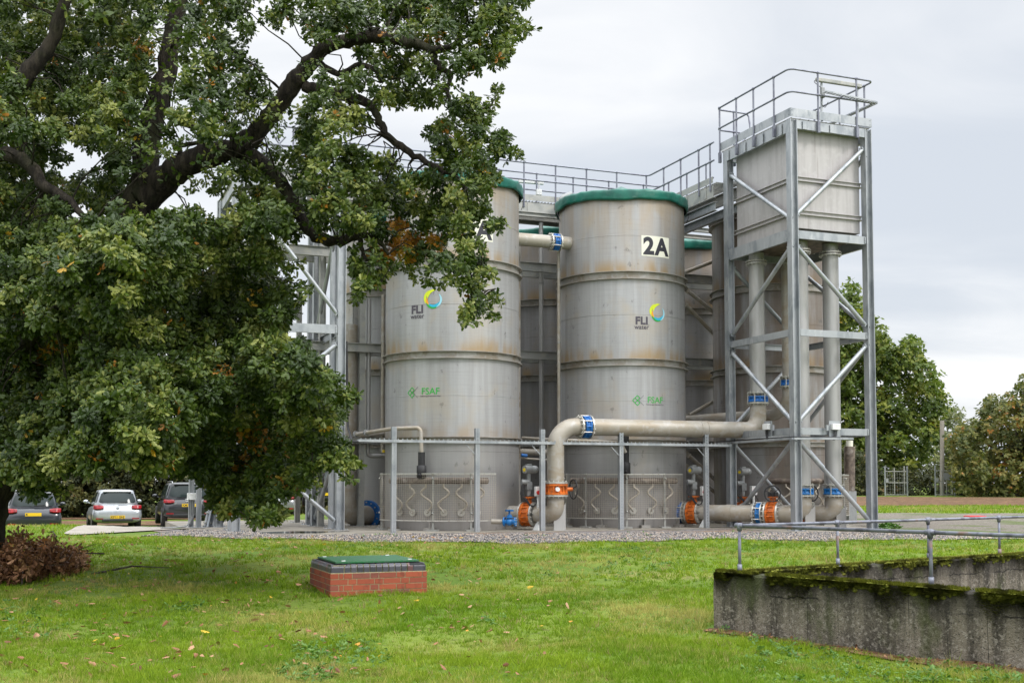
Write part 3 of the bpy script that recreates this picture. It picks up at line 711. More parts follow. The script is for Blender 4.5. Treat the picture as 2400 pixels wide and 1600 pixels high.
def tank(label, v, u, m, spec=None, feed=None, seed=0, cover='tarp', drop=None, group='steel filter tanks with green covers'):
    c = site(v, u); face = -math.atan2(c.x, c.y)
    t = thing('filter_tank', label, 'filter tank', (0, 0, 0), group)
    make_shell(t, M[m])
    make_ring(t, 6.75, 6.56); make_ring(t, 4.44, 4.27); make_ring(t, 2.32, 2.20)
    if cover: make_cover(t, seed, M['tarp'])
    else:
        mb = MB(); mb.lathe((0, 0, 0), [(TR, 8.68), (TR+.1, 8.69), (TR+.1, 8.71), (TR, 8.715)], 96, smooth=False); mb.lathe((0, 0, 0), [(TR, 8.82), (TR+.1, 8.83), (TR+.1, 8.86), (TR-.1, 8.87)], 96, smooth=False); mb.build('rim_flange', M['ring'], t, fix=False)
        mb = MB(); mb.lathe((0, 0, 0), [(TR-.08, 8.80), (TR-.2, 8.9), (.8, 9.0), (.01, 9.05)], 64); mb.build('cover', M['tarp'], t, fix=False)
    if feed: air_feed(t, *feed)
    if spec: marks(t, c, face, spec)
    if drop: drop_pipe_insulated(t, *drop)
    for k in range(10):
        mb = MB(); a = 2*PI*k/10+.32; ax = Vector((math.sin(a), -math.cos(a), 0)); tg = Vector((-ax.y, ax.x, 0))
        mb.hexa(ax*(TR+.09)+Vector((0, 0, .05)), ax*.09, tg*.12, Vector((0, 0, .045))); mb.hexa(ax*(TR+.05)+Vector((0, 0, .16)), ax*.045, tg*.02, Vector((0, 0, .10)))
        mb.build('foot_bracket', M['ring'], t)
    t.location = c; t.rotation_euler.z = face; TANKS[label] = (c, face)
    return t
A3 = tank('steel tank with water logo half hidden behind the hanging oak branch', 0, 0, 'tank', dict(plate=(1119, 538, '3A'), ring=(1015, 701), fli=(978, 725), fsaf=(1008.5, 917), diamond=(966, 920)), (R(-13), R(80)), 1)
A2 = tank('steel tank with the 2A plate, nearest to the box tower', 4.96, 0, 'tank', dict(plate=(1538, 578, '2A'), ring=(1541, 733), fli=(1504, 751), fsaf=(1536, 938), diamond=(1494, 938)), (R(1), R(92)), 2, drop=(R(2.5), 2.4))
A1 = tank('brown stained steel tank standing behind the galvanised box tower', 9.92, 0, 'tank_brown', None, (R(24), R(60)), 3, cover=None)
tank('rear row tank seen left of the tank hidden by oak leaves', 0, 4.96, 'tank', None, None, 4)
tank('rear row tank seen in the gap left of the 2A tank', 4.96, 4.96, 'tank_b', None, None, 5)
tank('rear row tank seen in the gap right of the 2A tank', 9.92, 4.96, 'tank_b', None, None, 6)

# ------------------------------------------------------------------ wire guards round the hoses
def guard(label, v, u, ph0, spans):
    c = site(v, u); face = -math.atan2(c.x, c.y)
    g = thing('mesh_guard', label, 'mesh guard', (0, 0, 0), 'wire guards at the tank feet'); r = TR+.34
    corners = [Vector((r*math.sin(ph0+a), -r*math.cos(ph0+a), 0)) for a in spans]; Z0, Z1 = .28, 1.40
    for a, b in zip(corners[:-1], corners[1:]):
        L = (b-a).length; mb = MB(); nx = int(L/.055)
        for i in range(nx+1):
            p = a.lerp(b, i/nx); mb.bar(p+Vector((0, 0, Z0)), p+Vector((0, 0, Z1)), .0048, .0048, (b-a).normalized())
        for j in range(int((Z1-Z0)/.055)+1):
            z = Z0+j*.055; o = (b-a).normalized().cross(Vector((0, 0, 1)))*.006; mb.bar(a+o+Vector((0, 0, z)), b+o+Vector((0, 0, z)), .0048, .0048)
        mb.build('wire_panel', M['hose'], g, fix=False)
        mb = MB()
        for z in (Z0-.012, Z1+.012): mb.bar(a+Vector((0, 0, z)), b+Vector((0, 0, z)), .03, .022)
        mb.build('edge_bar', M['steelw'], g, fix=False)
    for p in corners[1:-1]+[corners[0]*.995]:
        q = p*.985; mb = MB(); mb.bar(q+Vector((0, 0, .0)), q+Vector((0, 0, Z1+.04)), .05, .03, p.normalized()); mb.hexa(q+Vector((0, 0, .03)), p.normalized()*.09, p.normalized().cross(Vector((0, 0, 1)))*.14, Vector((0, 0, .028)))
        mb.sphere(q*1.03+Vector((0, 0, Z1-.1)), .028, 8); mb.sphere(q*1.03+Vector((0, 0, .45)), .028, 8)
        mb.build('post', M['galv_dull'], g, fix=False)
    g.location = c; g.rotation_euler.z = face; return g
guard('curved wire guard in front of the half hidden logo tank', 0, 0, R(-13), [R(-47), R(-31), R(0), R(26), R(44)])
guard('curved wire guard at the foot of the 2A tank', 4.96, 0, R(1), [R(-48), R(-29), R(2), R(31), R(48)])
guard('wire guard at the right foot of the brown stained tank', 9.92, 0, R(58), [R(-16), R(10), R(30)])
# ------------------------------------------------------------------ steel towers
Zv = Vector((0, 0, 1))
def brace(name, parent, p, q, r=.056, mt='galv', cut=.16):
    p = Vector(p); q = Vector(q); d = (q-p).normalized(); a = p+d*cut; b = q-d*cut
    mb = MB(); mb.cyl(a, b, r, 14)
    hz = Vector((d.x, d.y, 0)); hz = hz.normalized() if hz.length > .01 else V; nrm = hz.cross(Zv).normalized()
    for e, s in ((a, -1), (b, 1)):
        mb.hexa(e+d*s*.05, d*.10, nrm.cross(d)*.075, nrm*.008)
        mb.hexa(e-d*s*.01, d*.012, nrm.cross(d)*.07, nrm*.06)
        for o in (-.03, .03): mb.tube([e+d*s*.09+nrm.cross(d)*o-nrm*.02, e+d*s*.09+nrm.cross(d)*o+nrm*.02], .012, 6, smooth=False)
    return mb.build(name, M[mt], parent, fix=False)
def hcol(parent, p, z1, mt='galv', s=.20, up=V, plate=True):
    mb = MB(); p = Vector(p); mb.hsec(p+Zv*.02, p+Zv*z1, s, s, .018, .014, up)
    if plate:
        mb.hexa(p+Zv*.012, V*.2, U*.2, Zv*.012)
        for i in (-.15, .15):
            for j in (-.15, .15): mb.cyl(p+V*i+U*j+Zv*.02, p+V*i+U*j+Zv*.06, .014, 6)
    return mb.build('column', M[mt], parent, fix=False)
def handrail(parent, paths, posts, zb, zs, r=.0245, mt='rail', closed=False, bracket=None):
    for path in paths:
        for z in zs:
            mb = MB(); mb.tube([Vector((p.x, p.y, z)) for p in path], r, 10); mb.build('rail', M[mt], parent, fix=False)
    for p in posts:
        mb = MB(); mb.cyl((p.x, p.y, zb), (p.x, p.y, max(zs)), r*1.0, 10)
        for z in zs: mb.sphere((p.x, p.y, z), r*1.75, 10)
        if bracket: mb.hexa(Vector((p.x, p.y, zb-.04)), V*.035, U*.035, Zv*.14)
        mb.build('rail_post', M[mt], parent, fix=False)
def tower(label, B, a, c, Ht, levels, top, group, faces):
    """four H columns; a along U, c along V; faces = which bracings"""
    t = thing('steel_tower', label, 'steel tower', tuple(B))
    P = {'B': B, 'A': B+U*a, 'C': B+V*c, 'D': B+U*a+V*c}
    for k in 'BACD': hcol(t, P[k], Ht)
    out = {'BA': -V, 'BC': -U, 'AD': U, 'CD': V}
    for z, hBA, hBC in levels:
        for e, h in (('BA', hBA), ('BC', hBC), ('AD', hBC), ('CD', hBA)):
            p, q = P[e[0]], P[e[1]]; d = (q-p).normalized(); o = out[e]*.06
            mb = MB()
            sd = 1 if (d.cross(Zv)).dot(out[e]) < 0 else -1
            mb.csec(p+d*.105+o+Zv*z, q-d*.105+o+Zv*z, h, .075, .012, Zv, sd)
            for end, s in ((p, 1), (q, -1)):
                mb.hexa(end+d*s*.13+o*1.16+Zv*z, d*.022, out[e]*.004, Zv*(h*.42))
                for zz in (-.3, 0, .3): mb.tube([end+d*s*.14+o*1.1+Zv*(z+zz*h), end+d*s*.14+o*1.1+out[e]*.022+Zv*(z+zz*h)], .013, 6, smooth=False)
            mb.build('beam', M['galv'], t, fix=False)
    for e, lo, z0, z1 in faces:
        # brace from the top of the first letter's column to the foot of the second's
        p, q = P[e[0]], P[e[1]]; brace('brace', t, p+Zv*z1, q+Zv*z0)
    return t, P
TB = Vector((6.97, 28.3, 0)); TA, TCc = 2.92, 2.27
lev = [(2.46, .17, .17), (4.90, .17, .17), (7.34, .30, .20)]
fc = [('BC', 0, .15, 2.3), ('CB', 0, 2.62, 4.75), ('BC', 0, 5.08, 7.15), ('CB', 0, 7.75, 9.8),
      ('BA', 0, .15, 2.3), ('AB', 0, 2.62, 4.75), ('BA', 0, 5.08, 7.1), ('AB', 0, 7.7, 9.6),
      ('AD', 0, .15, 2.3), ('DA', 0, 2.62, 4.75), ('AD', 0, 5.08, 7.1), ('DC', 0, .15, 2.3), ('CD', 0, 2.62, 4.75), ('DC', 0, 5.08, 7.1), ('CD', 0, 7.7, 9.6)]
tw, TP = tower('tall galvanised steel tower carrying the square box tank at right', TB, TA, TCc, 10.22, lev, 10.2, None, fc)
# top deck: edge channels, grating, toe boards, rails
e0 = .10; dk = {'B': TB-V*e0-U*e0, 'A': TB+U*(TA+e0+.16)-V*e0, 'C': TB+V*(TCc+e0)-U*e0}; dk['D'] = dk['A']+V*(TCc+2*e0)
for (k, q, n_, h) in (('B', 'A', -V, .30), ('B', 'C', -U, .22), ('C', 'D', V, .30), ('A', 'D', U, .22)):
    p0, p1 = dk[k], dk[q]; d = (p1-p0).normalized(); sd = 1 if d.cross(Zv).dot(n_) < 0 else -1
    off = -n_*.012
    mb = MB(); mb.csec(p0+d*.2+off+Zv*(10.215-h/2), p1-d*.2+off+Zv*(10.215-h/2), h, .085, .014, Zv, sd)
    nb = 4 if h > .25 else 3
    for i in range(nb): q0 = p0.lerp(p1, (i+.5)/nb); mb.hexa(q0+n_*.012+Zv*(10.20-h*.5), d*.055, n_*.006, Zv*(h*.46))
    mb.build('deck_beam', M['galv'], tw, fix=False)
    mb = MB(); mb.bar(p0+n_*.006+Zv*10.385, p1+n_*.006+Zv*10.385, .012, .21)
    for e in (p0, p1):
        for zz in (10.33, 10.44): mb.tube([e+d*(.05 if e is p0 else -.05)+n_*.01+Zv*zz, e+d*(.05 if e is p0 else -.05)+n_*.025+Zv*zz], .012, 6, smooth=False)
    mb.build('toe_board', M['galv'], tw, fix=False)
mb = MB(); cc = (dk['B']+dk['D'])/2
for i in range(30):
    p = (dk['B']+U*.06).lerp(dk['A']-U*.06, i/29)+V*.03; mb.bar(p+Zv*10.245, p+V*(TCc+2*e0-.06)+Zv*10.245, .006, .03)
for i in range(10):
    p = (dk['B']+V*.06).lerp(dk['C']-V*.06, i/9)+U*.03; mb.bar(p+Zv*10.25, p+U*(TA+2*e0+.10)+Zv*10.25, .01, .03)
for s in (.7, 1.35, 2.1): mb.csec(TB+U*s-V*.05+Zv*10.12, TB+U*s+V*(TCc+.05)+Zv*10.12, .16, .07)
mb.build('grating', M['galv_dull'], tw, fix=False)
rB = dk['B']-V*.03-U*.03; rA = dk['A']-V*.03+U*.10; rC = dk['C']+V*.06-U*.03; rD = dk['D']+V*.06
rail_path = bend([rA+V*.75, rA, rB, rC, rD-U*.3], .16, 6)
posts = [rA.lerp(rB, f) for f in (.045, .29, .53, .80)]+[rB.lerp(rC, f) for f in (.33, .79)]+[rC.lerp(rD, f) for f in (.11, .42, .75)]+[rA+V*.55]
handrail(tw, [rail_path], posts, 10.12, (10.90, 11.47), bracket=True)
mb = MB(); hp = rA+V*.75; mb.tube(bend([hp+Zv*11.47, hp+V*.28+Zv*11.47, hp+V*.28-U*.1+Zv*10.95, hp-U*.1-V*.05+Zv*10.55, hp-V*.1+Zv*10.2], .12), .0245, 10); mb.build('rail', M['rail'], tw, fix=False)
# square tank
ht = thing('header_tank', 'square grey steel box tank held high inside the galvanised tower', 'box tank', tuple(TB))
i0 = .17; x0, x1, y0, y1 = i0, TCc-.10, i0, TA-.14
def tp(t_, s_, z): return TB+V*t_+U*s_+Zv*z
mb = MB(); mb.hexa(tp((x0+x1)/2, (y0+y1)/2, 8.82), V*((x1-x0)/2), U*((y1-y0)/2), Zv*1.26); mb.build('box', M['panel'], ht, bevel=.006)
for z in (8.80, 7.95):
    mb = MB()
    for dz in (-.05, .05):
        mb.hexa(tp((x0+x1)/2, (y0+y1)/2, z+dz), V*((x1-x0)/2+.07), U*((y1-y0)/2+.07), Zv*.008)
    mb.hexa(tp((x0+x1)/2, (y0+y1)/2, z), V*((x1-x0)/2+.02), U*((y1-y0)/2+.02), Zv*.044)
    mb.build('stiffener', M['panel'], ht)
mb = MB(); mb.hexa(tp((x0+x1)/2, (y0+y1)/2, 10.09), V*((x1-x0)/2+.05), U*((y1-y0)/2+.05), Zv*.012); mb.build('rim', M['panel'], ht)
mb = MB()
for s in np.linspace(y0+.15, y1-.15, 6): mb.hsec(tp(x0-.05, s, 7.47), tp(x1+.05, s, 7.47), .1, .14, .01, .01)
mb.build('bearer', M['galv_dull'], ht, fix=False)
mb = MB(); mb.hexa(tp((x0+x1)/2, (y0+y1)/2, 7.385), V*((x1-x0)/2-.1), U*((y1-y0)/2-.1), Zv*.012); mb.build('base_plate', M['manifold'], ht)
# lamp and cable tray on the tower rail
lf = thing('flood_lamp', 'long tube lamp on two posts above the tower hand rail', 'lamp', tuple(rB.lerp(rC, .40)+Zv*10.3))
pa, pb = rB.lerp(rC, .40)+U*.1, rB.lerp(rC, .83)+U*.1
for p in (pa, pb):
    mb = MB(); mb.bar(p+Zv*10.28, p+Zv*11.36, .045, .045, V); mb.build('post', M['galv'], lf, fix=False)
mb = MB(); mb.bar(pa-V*.2+Zv*11.31-U*.06, pb+V*.08+Zv*11.31-U*.06, .09, .10); mb.build('lamp_housing', M['galv_dull'], lf, bevel=.015)
mb = MB(); mb.hexa(pa-U*.04+Zv*11.0, V*.05, U*.04, Zv*.13); mb.build('switch_box', M['greybox'], lf, bevel=.008)
mb = MB(); mb.tube(bend([pa-V*.2+Zv*11.3-U*.06, pa-V*.3+Zv*11.24-U*.08, pa-V*.12+Zv*11.16-U*.05, pa-U*.05+Zv*11.1], .04), .008, 6); mb.build('cable', M['black'], lf, fix=False); mb = MB(); mb.tube(bend([pa-U*.05+Zv*10.9, pa-U*.05-V*.06+Zv*10.72, pa-U*.03+V*.08+Zv*10.62, pa+V*.2+Zv*10.8], .05), .008, 6); mb.build('cable', M['black'], lf, fix=False)
def perf_tray(mb, a, b, w=.12, h=.035):
    a = Vector(a); b = Vector(b); d, sd, n = frame(b-a); L = (b-a).length; k = max(2, int(L/.09))
    for s in (-1, 1):
        mb.bar(a+sd*s*w/2+n*h/2, b+sd*s*w/2+n*h/2, .004, h)
        mb.bar(a+sd*s*w*.25, b+sd*s*w*.25, w*.2, .003)
    for i in range(k): p = a.lerp(b, (i+.5)/k); mb.bar(p-sd*w/2, p+sd*w/2, .035, .003)
ct = thing('cable_tray', 'perforated cable tray round the corner of the tower hand rail', 'cable tray', tuple(rC+Zv*10.9))
mb = MB(); tA = rB.lerp(rC, .37)-U*.10; tC = rC-U*.06+V*.02; perf_tray(mb, tA+Zv*10.96, tC+Zv*10.88); perf_tray(mb, tC+Zv*10.88, tC+U*1.9+Zv*10.88)
mb.build('tray', M['galv'], ct, fix=False)
# switch boxes and long tray at the lower beam of the tower
for lab, px, py, dd, nn in (('small grey switch box on the left face of the tower', 1802, 1000, U, -V), ('small grey junction box with cables on the front face of the tower', 1957, 1000, V, -U)):
    p = plan(px, TB-V*.12, U) if nn == -V else plan(px, TB-U*.12, V)
    zc_ = zat(py, p.y); jb = thing('junction_box', lab, 'junction box', (p.x, p.y, zc_), 'boxes on the tower'); q = Vector((p.x, p.y, zc_))
    mb = MB(); mb.hexa(q+nn*.05, dd*.12, nn*.05, Zv*.075); mb.build('box', M['white'], jb, bevel=.01)
    mb = MB(); mb.hexa(q-Zv*.05, dd*.16, nn*.012, Zv*.2); mb.hexa(q-dd*.24-Zv*.03+nn*.03, dd*.03, nn*.03, Zv*.07); mb.build('bracket', M['galv'], jb, fix=False)
    for k in range(4): mb = MB(); mb.tube(bend([q+nn*.05+dd*(.03*k-.05)-Zv*.07, q+nn*.05+dd*(.03*k-.05)-Zv*.2, q+nn*.09+dd*(.02*k-.12)-Zv*.33], .05), .009, 6); mb.build('cable', M['black'], jb, fix=False)
ct = thing('cable_tray', 'long perforated tray bent round the foot of the tower beams', 'cable tray', tuple(TB+Zv*2.3)); mb = MB()
tc = TB-V*.24-U*.24; perf_tray(mb, tc+U*3.5+Zv*2.22, tc+Zv*2.24, .10, .05); perf_tray(mb, tc+Zv*2.24, tc+V*1.75+Zv*2.26, .10, .05); mb.build('tray', M['galv'], ct, fix=False)
mb = MB(); mb.tube([tc+U*3.5+Zv*2.30, tc+U*1.5+Zv*2.31, tc+Zv*2.31+U*.05+V*.05, tc+V*1.6+Zv*2.31], .016, 6); mb.build('cable', M['black'], ct, fix=False)

# left tower, behind the oak
LB = site(-5.55, -.14); LA, LC = 3.0, 2.55
fl = [('BC', 0, .15, 2.3), ('CB', 0, 2.62, 4.75), ('BC', 0, 5.3, 8.45), ('AB', 0, 2.62, 4.75), ('BA', 0, .15, 2.3), ('CD', 0, .15, 2.3), ('CD', 0, 5.3, 8.4), ('DA', 0, .15, 2.3), ('AD', 0, 2.6, 4.7)]
lt, LP = tower('galvanised steel tower mostly hidden behind the big oak', LB, LA, LC, 8.75, [(2.46, .17, .17), (5.03, .22, .22), (8.6, .2, .2)], 8.7, None, fl)
fr = thing('steel_trestle', 'second galvanised frame standing just behind the left tower', 'steel trestle', tuple(site(-4, 1)))
FP = [site(-5.5, .95), site(-2.95, .95), site(-2.95, 3.9), site(-5.5, 3.9), site(-2.95, 2.35), site(-2.95, 5.6)]
for p in FP[:4]: hcol(fr, p, 9.0, 'galv', .17)
hcol(fr, FP[4], 9.0, 'galv_dull', .17); hcol(fr, FP[5], 7.0, 'galv_dull', .15)
for z in (2.3, 8.9):
    for i, j in ((0, 1), (1, 2), (2, 3), (3, 0)):
        mb = MB(); mb.hsec(FP[i]+Zv*z, FP[j]+Zv*z, .12, .2, .012, .01); mb.build('beam', M['galv_dull'], fr, fix=False)
brace('brace', fr, FP[1]+Zv*2.2, FP[2]+Zv*.2); brace('brace', fr, FP[2]+Zv*4.6, FP[1]+Zv*2.5); brace('brace', fr, FP[0]+Zv*4.6, FP[1]+Zv*2.5, .045)
# stair posts left of the tower with a cable box
st = thing('access_stair', 'steel stair posts and stringers by the cars, behind the oak', 'stair', tuple(site(-6.26, 3.15)))
s0, s1 = plan(449, site(-6.26, 3.15), V), plan(466.5, site(-6.1, 2.9), V)
for p in (s0, s1): hcol(st, Vector((p.x, p.y, 0)), 7.0, 'galv', .13)
for k in (0, .55):
    mb = MB(); a = Vector((s1.x, s1.y, 0))+V*.25+U*k; mb.csec(a+Zv*.0, a+V*.75+U*.9+Zv*3.6, .18, .06); mb.build('stringer', M['galv'], st, fix=False)
for i in range(14):
    f = (i+.5)/14; a = Vector((s1.x, s1.y, 0))+V*.25+(V*.75+U*.9+Zv*3.6)*f; mb = MB(); mb.hexa(a+U*.275, U*.26, V*.09, Zv*.012); mb.build('tread', M['galv_dull'], st, fix=False)
jb = thing('junction_box', 'white cable box on the stair post beside the black car', 'junction box', (s0.x, s0.y, .8), 'boxes on the steel posts'); q = Vector((s0.x, s0.y, .83))-U*.13
mb = MB(); mb.hexa(q, V*.12, U*.05, Zv*.09); mb.build('box', M['white'], jb, bevel=.01)
for k in range(4): mb = MB(); mb.tube(bend([q+V*(.05*k-.08)-Zv*.08, q+V*(.04*k-.06)-Zv*.5, q-V*.1-U*.05-Zv*.78, q-V*(.5+.1*k)-U*.3-Zv*.81], .15), .014, 6); mb.build('cable', M['greybox'], jb, fix=False)

# ------------------------------------------------------------------ high walkway between the tank rows
wk = thing('walkway', 'galvanised high walkway with hand rails running behind the front tanks', 'walkway', tuple(site(2.5, 2.4)))
ZD = 9.36
def edge(p, q, nrm):
    d = (q-p).normalized(); sd = 1 if d.cross(Zv).dot(nrm) < 0 else -1; L = (q-p).length
    mb = MB(); mb.csec(p+Zv*(ZD-.22), q+Zv*(ZD-.22), .34, .09, .014, Zv, sd)
    for i in range(int(L/1.02)+1): c = p+d*min(i*1.02+.2, L-.1); mb.hexa(c+nrm*.008+Zv*(ZD-.2), d*.06, nrm*.006, Zv*.15)
    mb.build('walkway_beam', M['galv_dull'], wk, fix=False)
    mb = MB(); mb.bar(p+nrm*.01+Zv*(ZD+.10), q+nrm*.01+Zv*(ZD+.10), .01, .17); mb.build('toe_board', M['galv_dull'], wk, fix=False)
w_edges = [(site(-3.3, 2.05), site(6.95, 2.05), -U), (site(-3.3, 2.85), site(7.75, 2.85), U), (site(6.95, 2.05), site(6.95, -1.62), -V), (site(7.75, 2.85), site(7.75, -1.62), V)]
for e in w_edges: edge(*e)
mb = MB()
for k in range(110): v = -3.25+k*.1; mb.bar(site(v, 2.08, ZD), site(v, 2.82, ZD), .012, .03)
for k in range(38): u = 2.0-k*.1; mb.bar(site(6.98, u, ZD), site(7.72, u, ZD), .012, .03)
for u in (2.2, 2.45, 2.7): mb.bar(site(-3.25, u, ZD-.005), site(7.7, u, ZD-.005), .01, .03)
for v in (7.1, 7.35, 7.6): mb.bar(site(v, 2.0, ZD-.005), site(v, -1.6, ZD-.005), .01, .03)
mb.build('grating', M['galv_dull'], wk, fix=False)
inner = bend([site(-3.3, 2.03), site(6.93, 2.03), site(6.93, -1.70)], .15, 6)
outer = bend([site(-3.3, 2.87), site(7.77, 2.87), site(7.77, -.3)], .15, 6)
pin = [site(6.85-1.0*k, 2.03) for k in range(11)]+[site(6.93, 1.1-1.0*k) for k in range(3)]+[site(6.93, -1.5)]
pout = [site(7.2-1.2*k, 2.87) for k in range(9)]+[site(7.77, 2.3-1.1*k) for k in range(3)]
handrail(wk, [inner], pin, ZD-.2, (10.47, 9.97)); handrail(wk, [outer], pout, ZD-.2, (10.42, 9.92))
# left landing with gate rails
lpath = bend([site(-3.3, 2.03), site(-3.3, 1.2), site(-5.4, 1.2), site(-5.4, 3.0), site(-3.3, 3.0), site(-3.3, 2.87)], .12, 5)
handrail(wk, [lpath], [site(-4.0, 1.2), site(-4.8, 1.2), site(-5.4, 2.1), site(-4.4, 3.0), site(-3.4, 1.3)], ZD-.2, (10.47, 9.97))
mb = MB()
for p, q in ((site(-3.9, 1.2, ZD), site(-4.7, 1.2, 10.45)), (site(-4.9, 1.2, ZD), site(-4.2, 1.2, 10.2))): mb.cyl(p, q, .022, 8)
mb.build('rail_brace', M['rail'], wk, fix=False)
for p, q in ((site(-5.4, 1.2), site(-3.3, 1.2)), (site(-5.4, 1.2), site(-5.4, 3.0)), (site(-5.4, 3.0), site(-3.3, 3.0))):
    mb = MB(); mb.csec(p+Zv*(ZD-.2), q+Zv*(ZD-.2), .26, .08); mb.bar(p+Zv*(ZD+.1), q+Zv*(ZD+.1), .01, .17); mb.build('walkway_beam', M['galv_dull'], wk, fix=False)
mb = MB(); mb.hexa(site(-4.35, 2.1, ZD-.01), V*1.0, U*.86, Zv*.012); mb.build('grating', M['galv_dull'], wk, fix=False)
# supports
sf = thing('support_frame', 'grey beams and columns between the tank rows carrying the walkway', 'support frame', tuple(site(2.5, 2.4)))
for v in (-1.9, 2.35, 7.3):
    for u in (2.12, 2.80): hcol(sf, site(v, u), 8.88, 'galv_dull', .16, U)
for z, h in ((8.95, .13), (7.42, .26), (4.86, .24), (2.35, .2)):
    for u in (2.0, 2.92):
        mb = MB(); mb.hsec(site(-5.3, u, z), site(11.5, u, z), .12, h, .014, .01); mb.build('beam', M['galv_dull'], sf, fix=False)
mb = MB(); mb.hsec(site(7.0, 2.6, 8.72), site(7.0, -1.65, 8.72), .13, .24, .014, .01); mb.build('beam', M['galv'], sf, fix=False)
mb = MB(); mb.hsec(site(7.7, 2.6, 8.72), site(7.7, -1.65, 8.72), .13, .24, .014, .01); mb.build('beam', M['galv'], sf, fix=False)
for (xa, ya, xb, yb) in ((1600, 640, 1705, 600), (1610, 680, 1690, 745), (1605, 712, 1690, 800), (1612, 975, 1690, 930), (1612, 1065, 1700, 1145), (1612, 1095, 1700, 1175)):
    Yp = site(7.4, 2.2).y-.3
    brace('brace', sf, at(xa, ya, Yp), at(xb, yb, Yp+.3), .06, 'pipe', .05)
# goose-neck vent, floodlight and lamp on the walkway
gv = thing('vent_pipe', 'goose neck vent pipe left of the 2A tank cover', 'vent pipe', tuple(site(4.0, 1.3, 8.6))); g0 = at(1316, 480, 33.0)
mb = MB(); mb.tube(bend([g0-Zv*.35, g0+Zv*.2, g0+V*.32+Zv*.34], .12), .085, 12); mb.disc(g0-Zv*.02, Zv, .12, .1, 16); mb.build('pipe', M['greybox'], gv, fix=False)
fb = thing('junction_box', 'pale box and tube lamp fixed to the rail above the tank gap', 'junction box', tuple(at(1263, 450, 34)), 'boxes on the steel posts'); g1 = at(1263, 451, 34.0)
mb = MB(); mb.hexa(g1, V*.085, U*.05, Zv*.085); mb.build('box', M['white'], fb, bevel=.01)
mb = MB(); mb.bar(at(1215, 424, 34), at(1274, 429, 34.2), .11, .11); mb.cyl(g1, g1+Zv*.35, .015, 6); mb.build('lamp_housing', M['white'], fb, bevel=.02)
# ------------------------------------------------------------------ pipework
def flange(parent, c, ax, r, mt='steelw', h=.03, nb=14, name='flange'):
    mb = MB(); ax = ax.normalized(); mb.disc(c, ax, r, h, 28); mb.bolts(c, ax, r*.87, nb, .013, h+.07)
    return mb.build(name, M[mt], parent, fix=False)
def coupling(parent, c, ax, r, mt='blue', L=.26, rods=6):
    """flange adaptor: coloured collar between two bolted rings with tie rods"""
    ax = ax.normalized(); _, sd, nn = frame(ax)
    mb = MB(); mb.lathe(c, [(r*1.02, -L*.32), (r*1.32, -L*.30), (r*1.32, -L*.16), (r*1.16, -L*.14), (r*1.16, L*.14), (r*1.3, L*.16), (r*1.3, L*.28), (r*1.02, L*.3)], 28, ax)
    for k in range(10): a = 2*PI*k/10; p = c+(sd*math.cos(a)+nn*math.sin(a))*r*1.23; mb.tube([p-ax*L*.3, p+ax*L*.3], .02, 6, smooth=False)
    o = mb.build('coupling', M[mt], parent, fix=False)
    flange(parent, c-ax*L*.42, ax, r*1.42); flange(parent, c+ax*L*.62, ax, r*1.38, h=.022)
    mb = MB()
    for k in range(rods): a = 2*PI*(k+.5)/rods; p = c+(sd*math.cos(a)+nn*math.sin(a))*r*1.3; mb.tube([p-ax*L*.55, p+ax*L*.74], .015, 6, smooth=False)
    mb.build('tie_rod', M['steelw'], parent, fix=False); return o
def handwheel(parent, c, ax, r, mt='black'):
    ax = ax.normalized(); _, sd, nn = frame(ax); mb = MB()
    mb.tube([c+(sd*math.cos(2*PI*k/20)+nn*math.sin(2*PI*k/20))*r for k in range(21)], .016, 8, caps=False)
    for k in range(3):
        a = 2*PI*k/3+.4; mb.cyl(c-ax*.04, c+(sd*math.cos(a)+nn*math.sin(a))*r, .011, 6)
    mb.cyl(c-ax*.12, c+ax*.02, .02, 8); return mb.build('handwheel', M[mt], parent, fix=False)
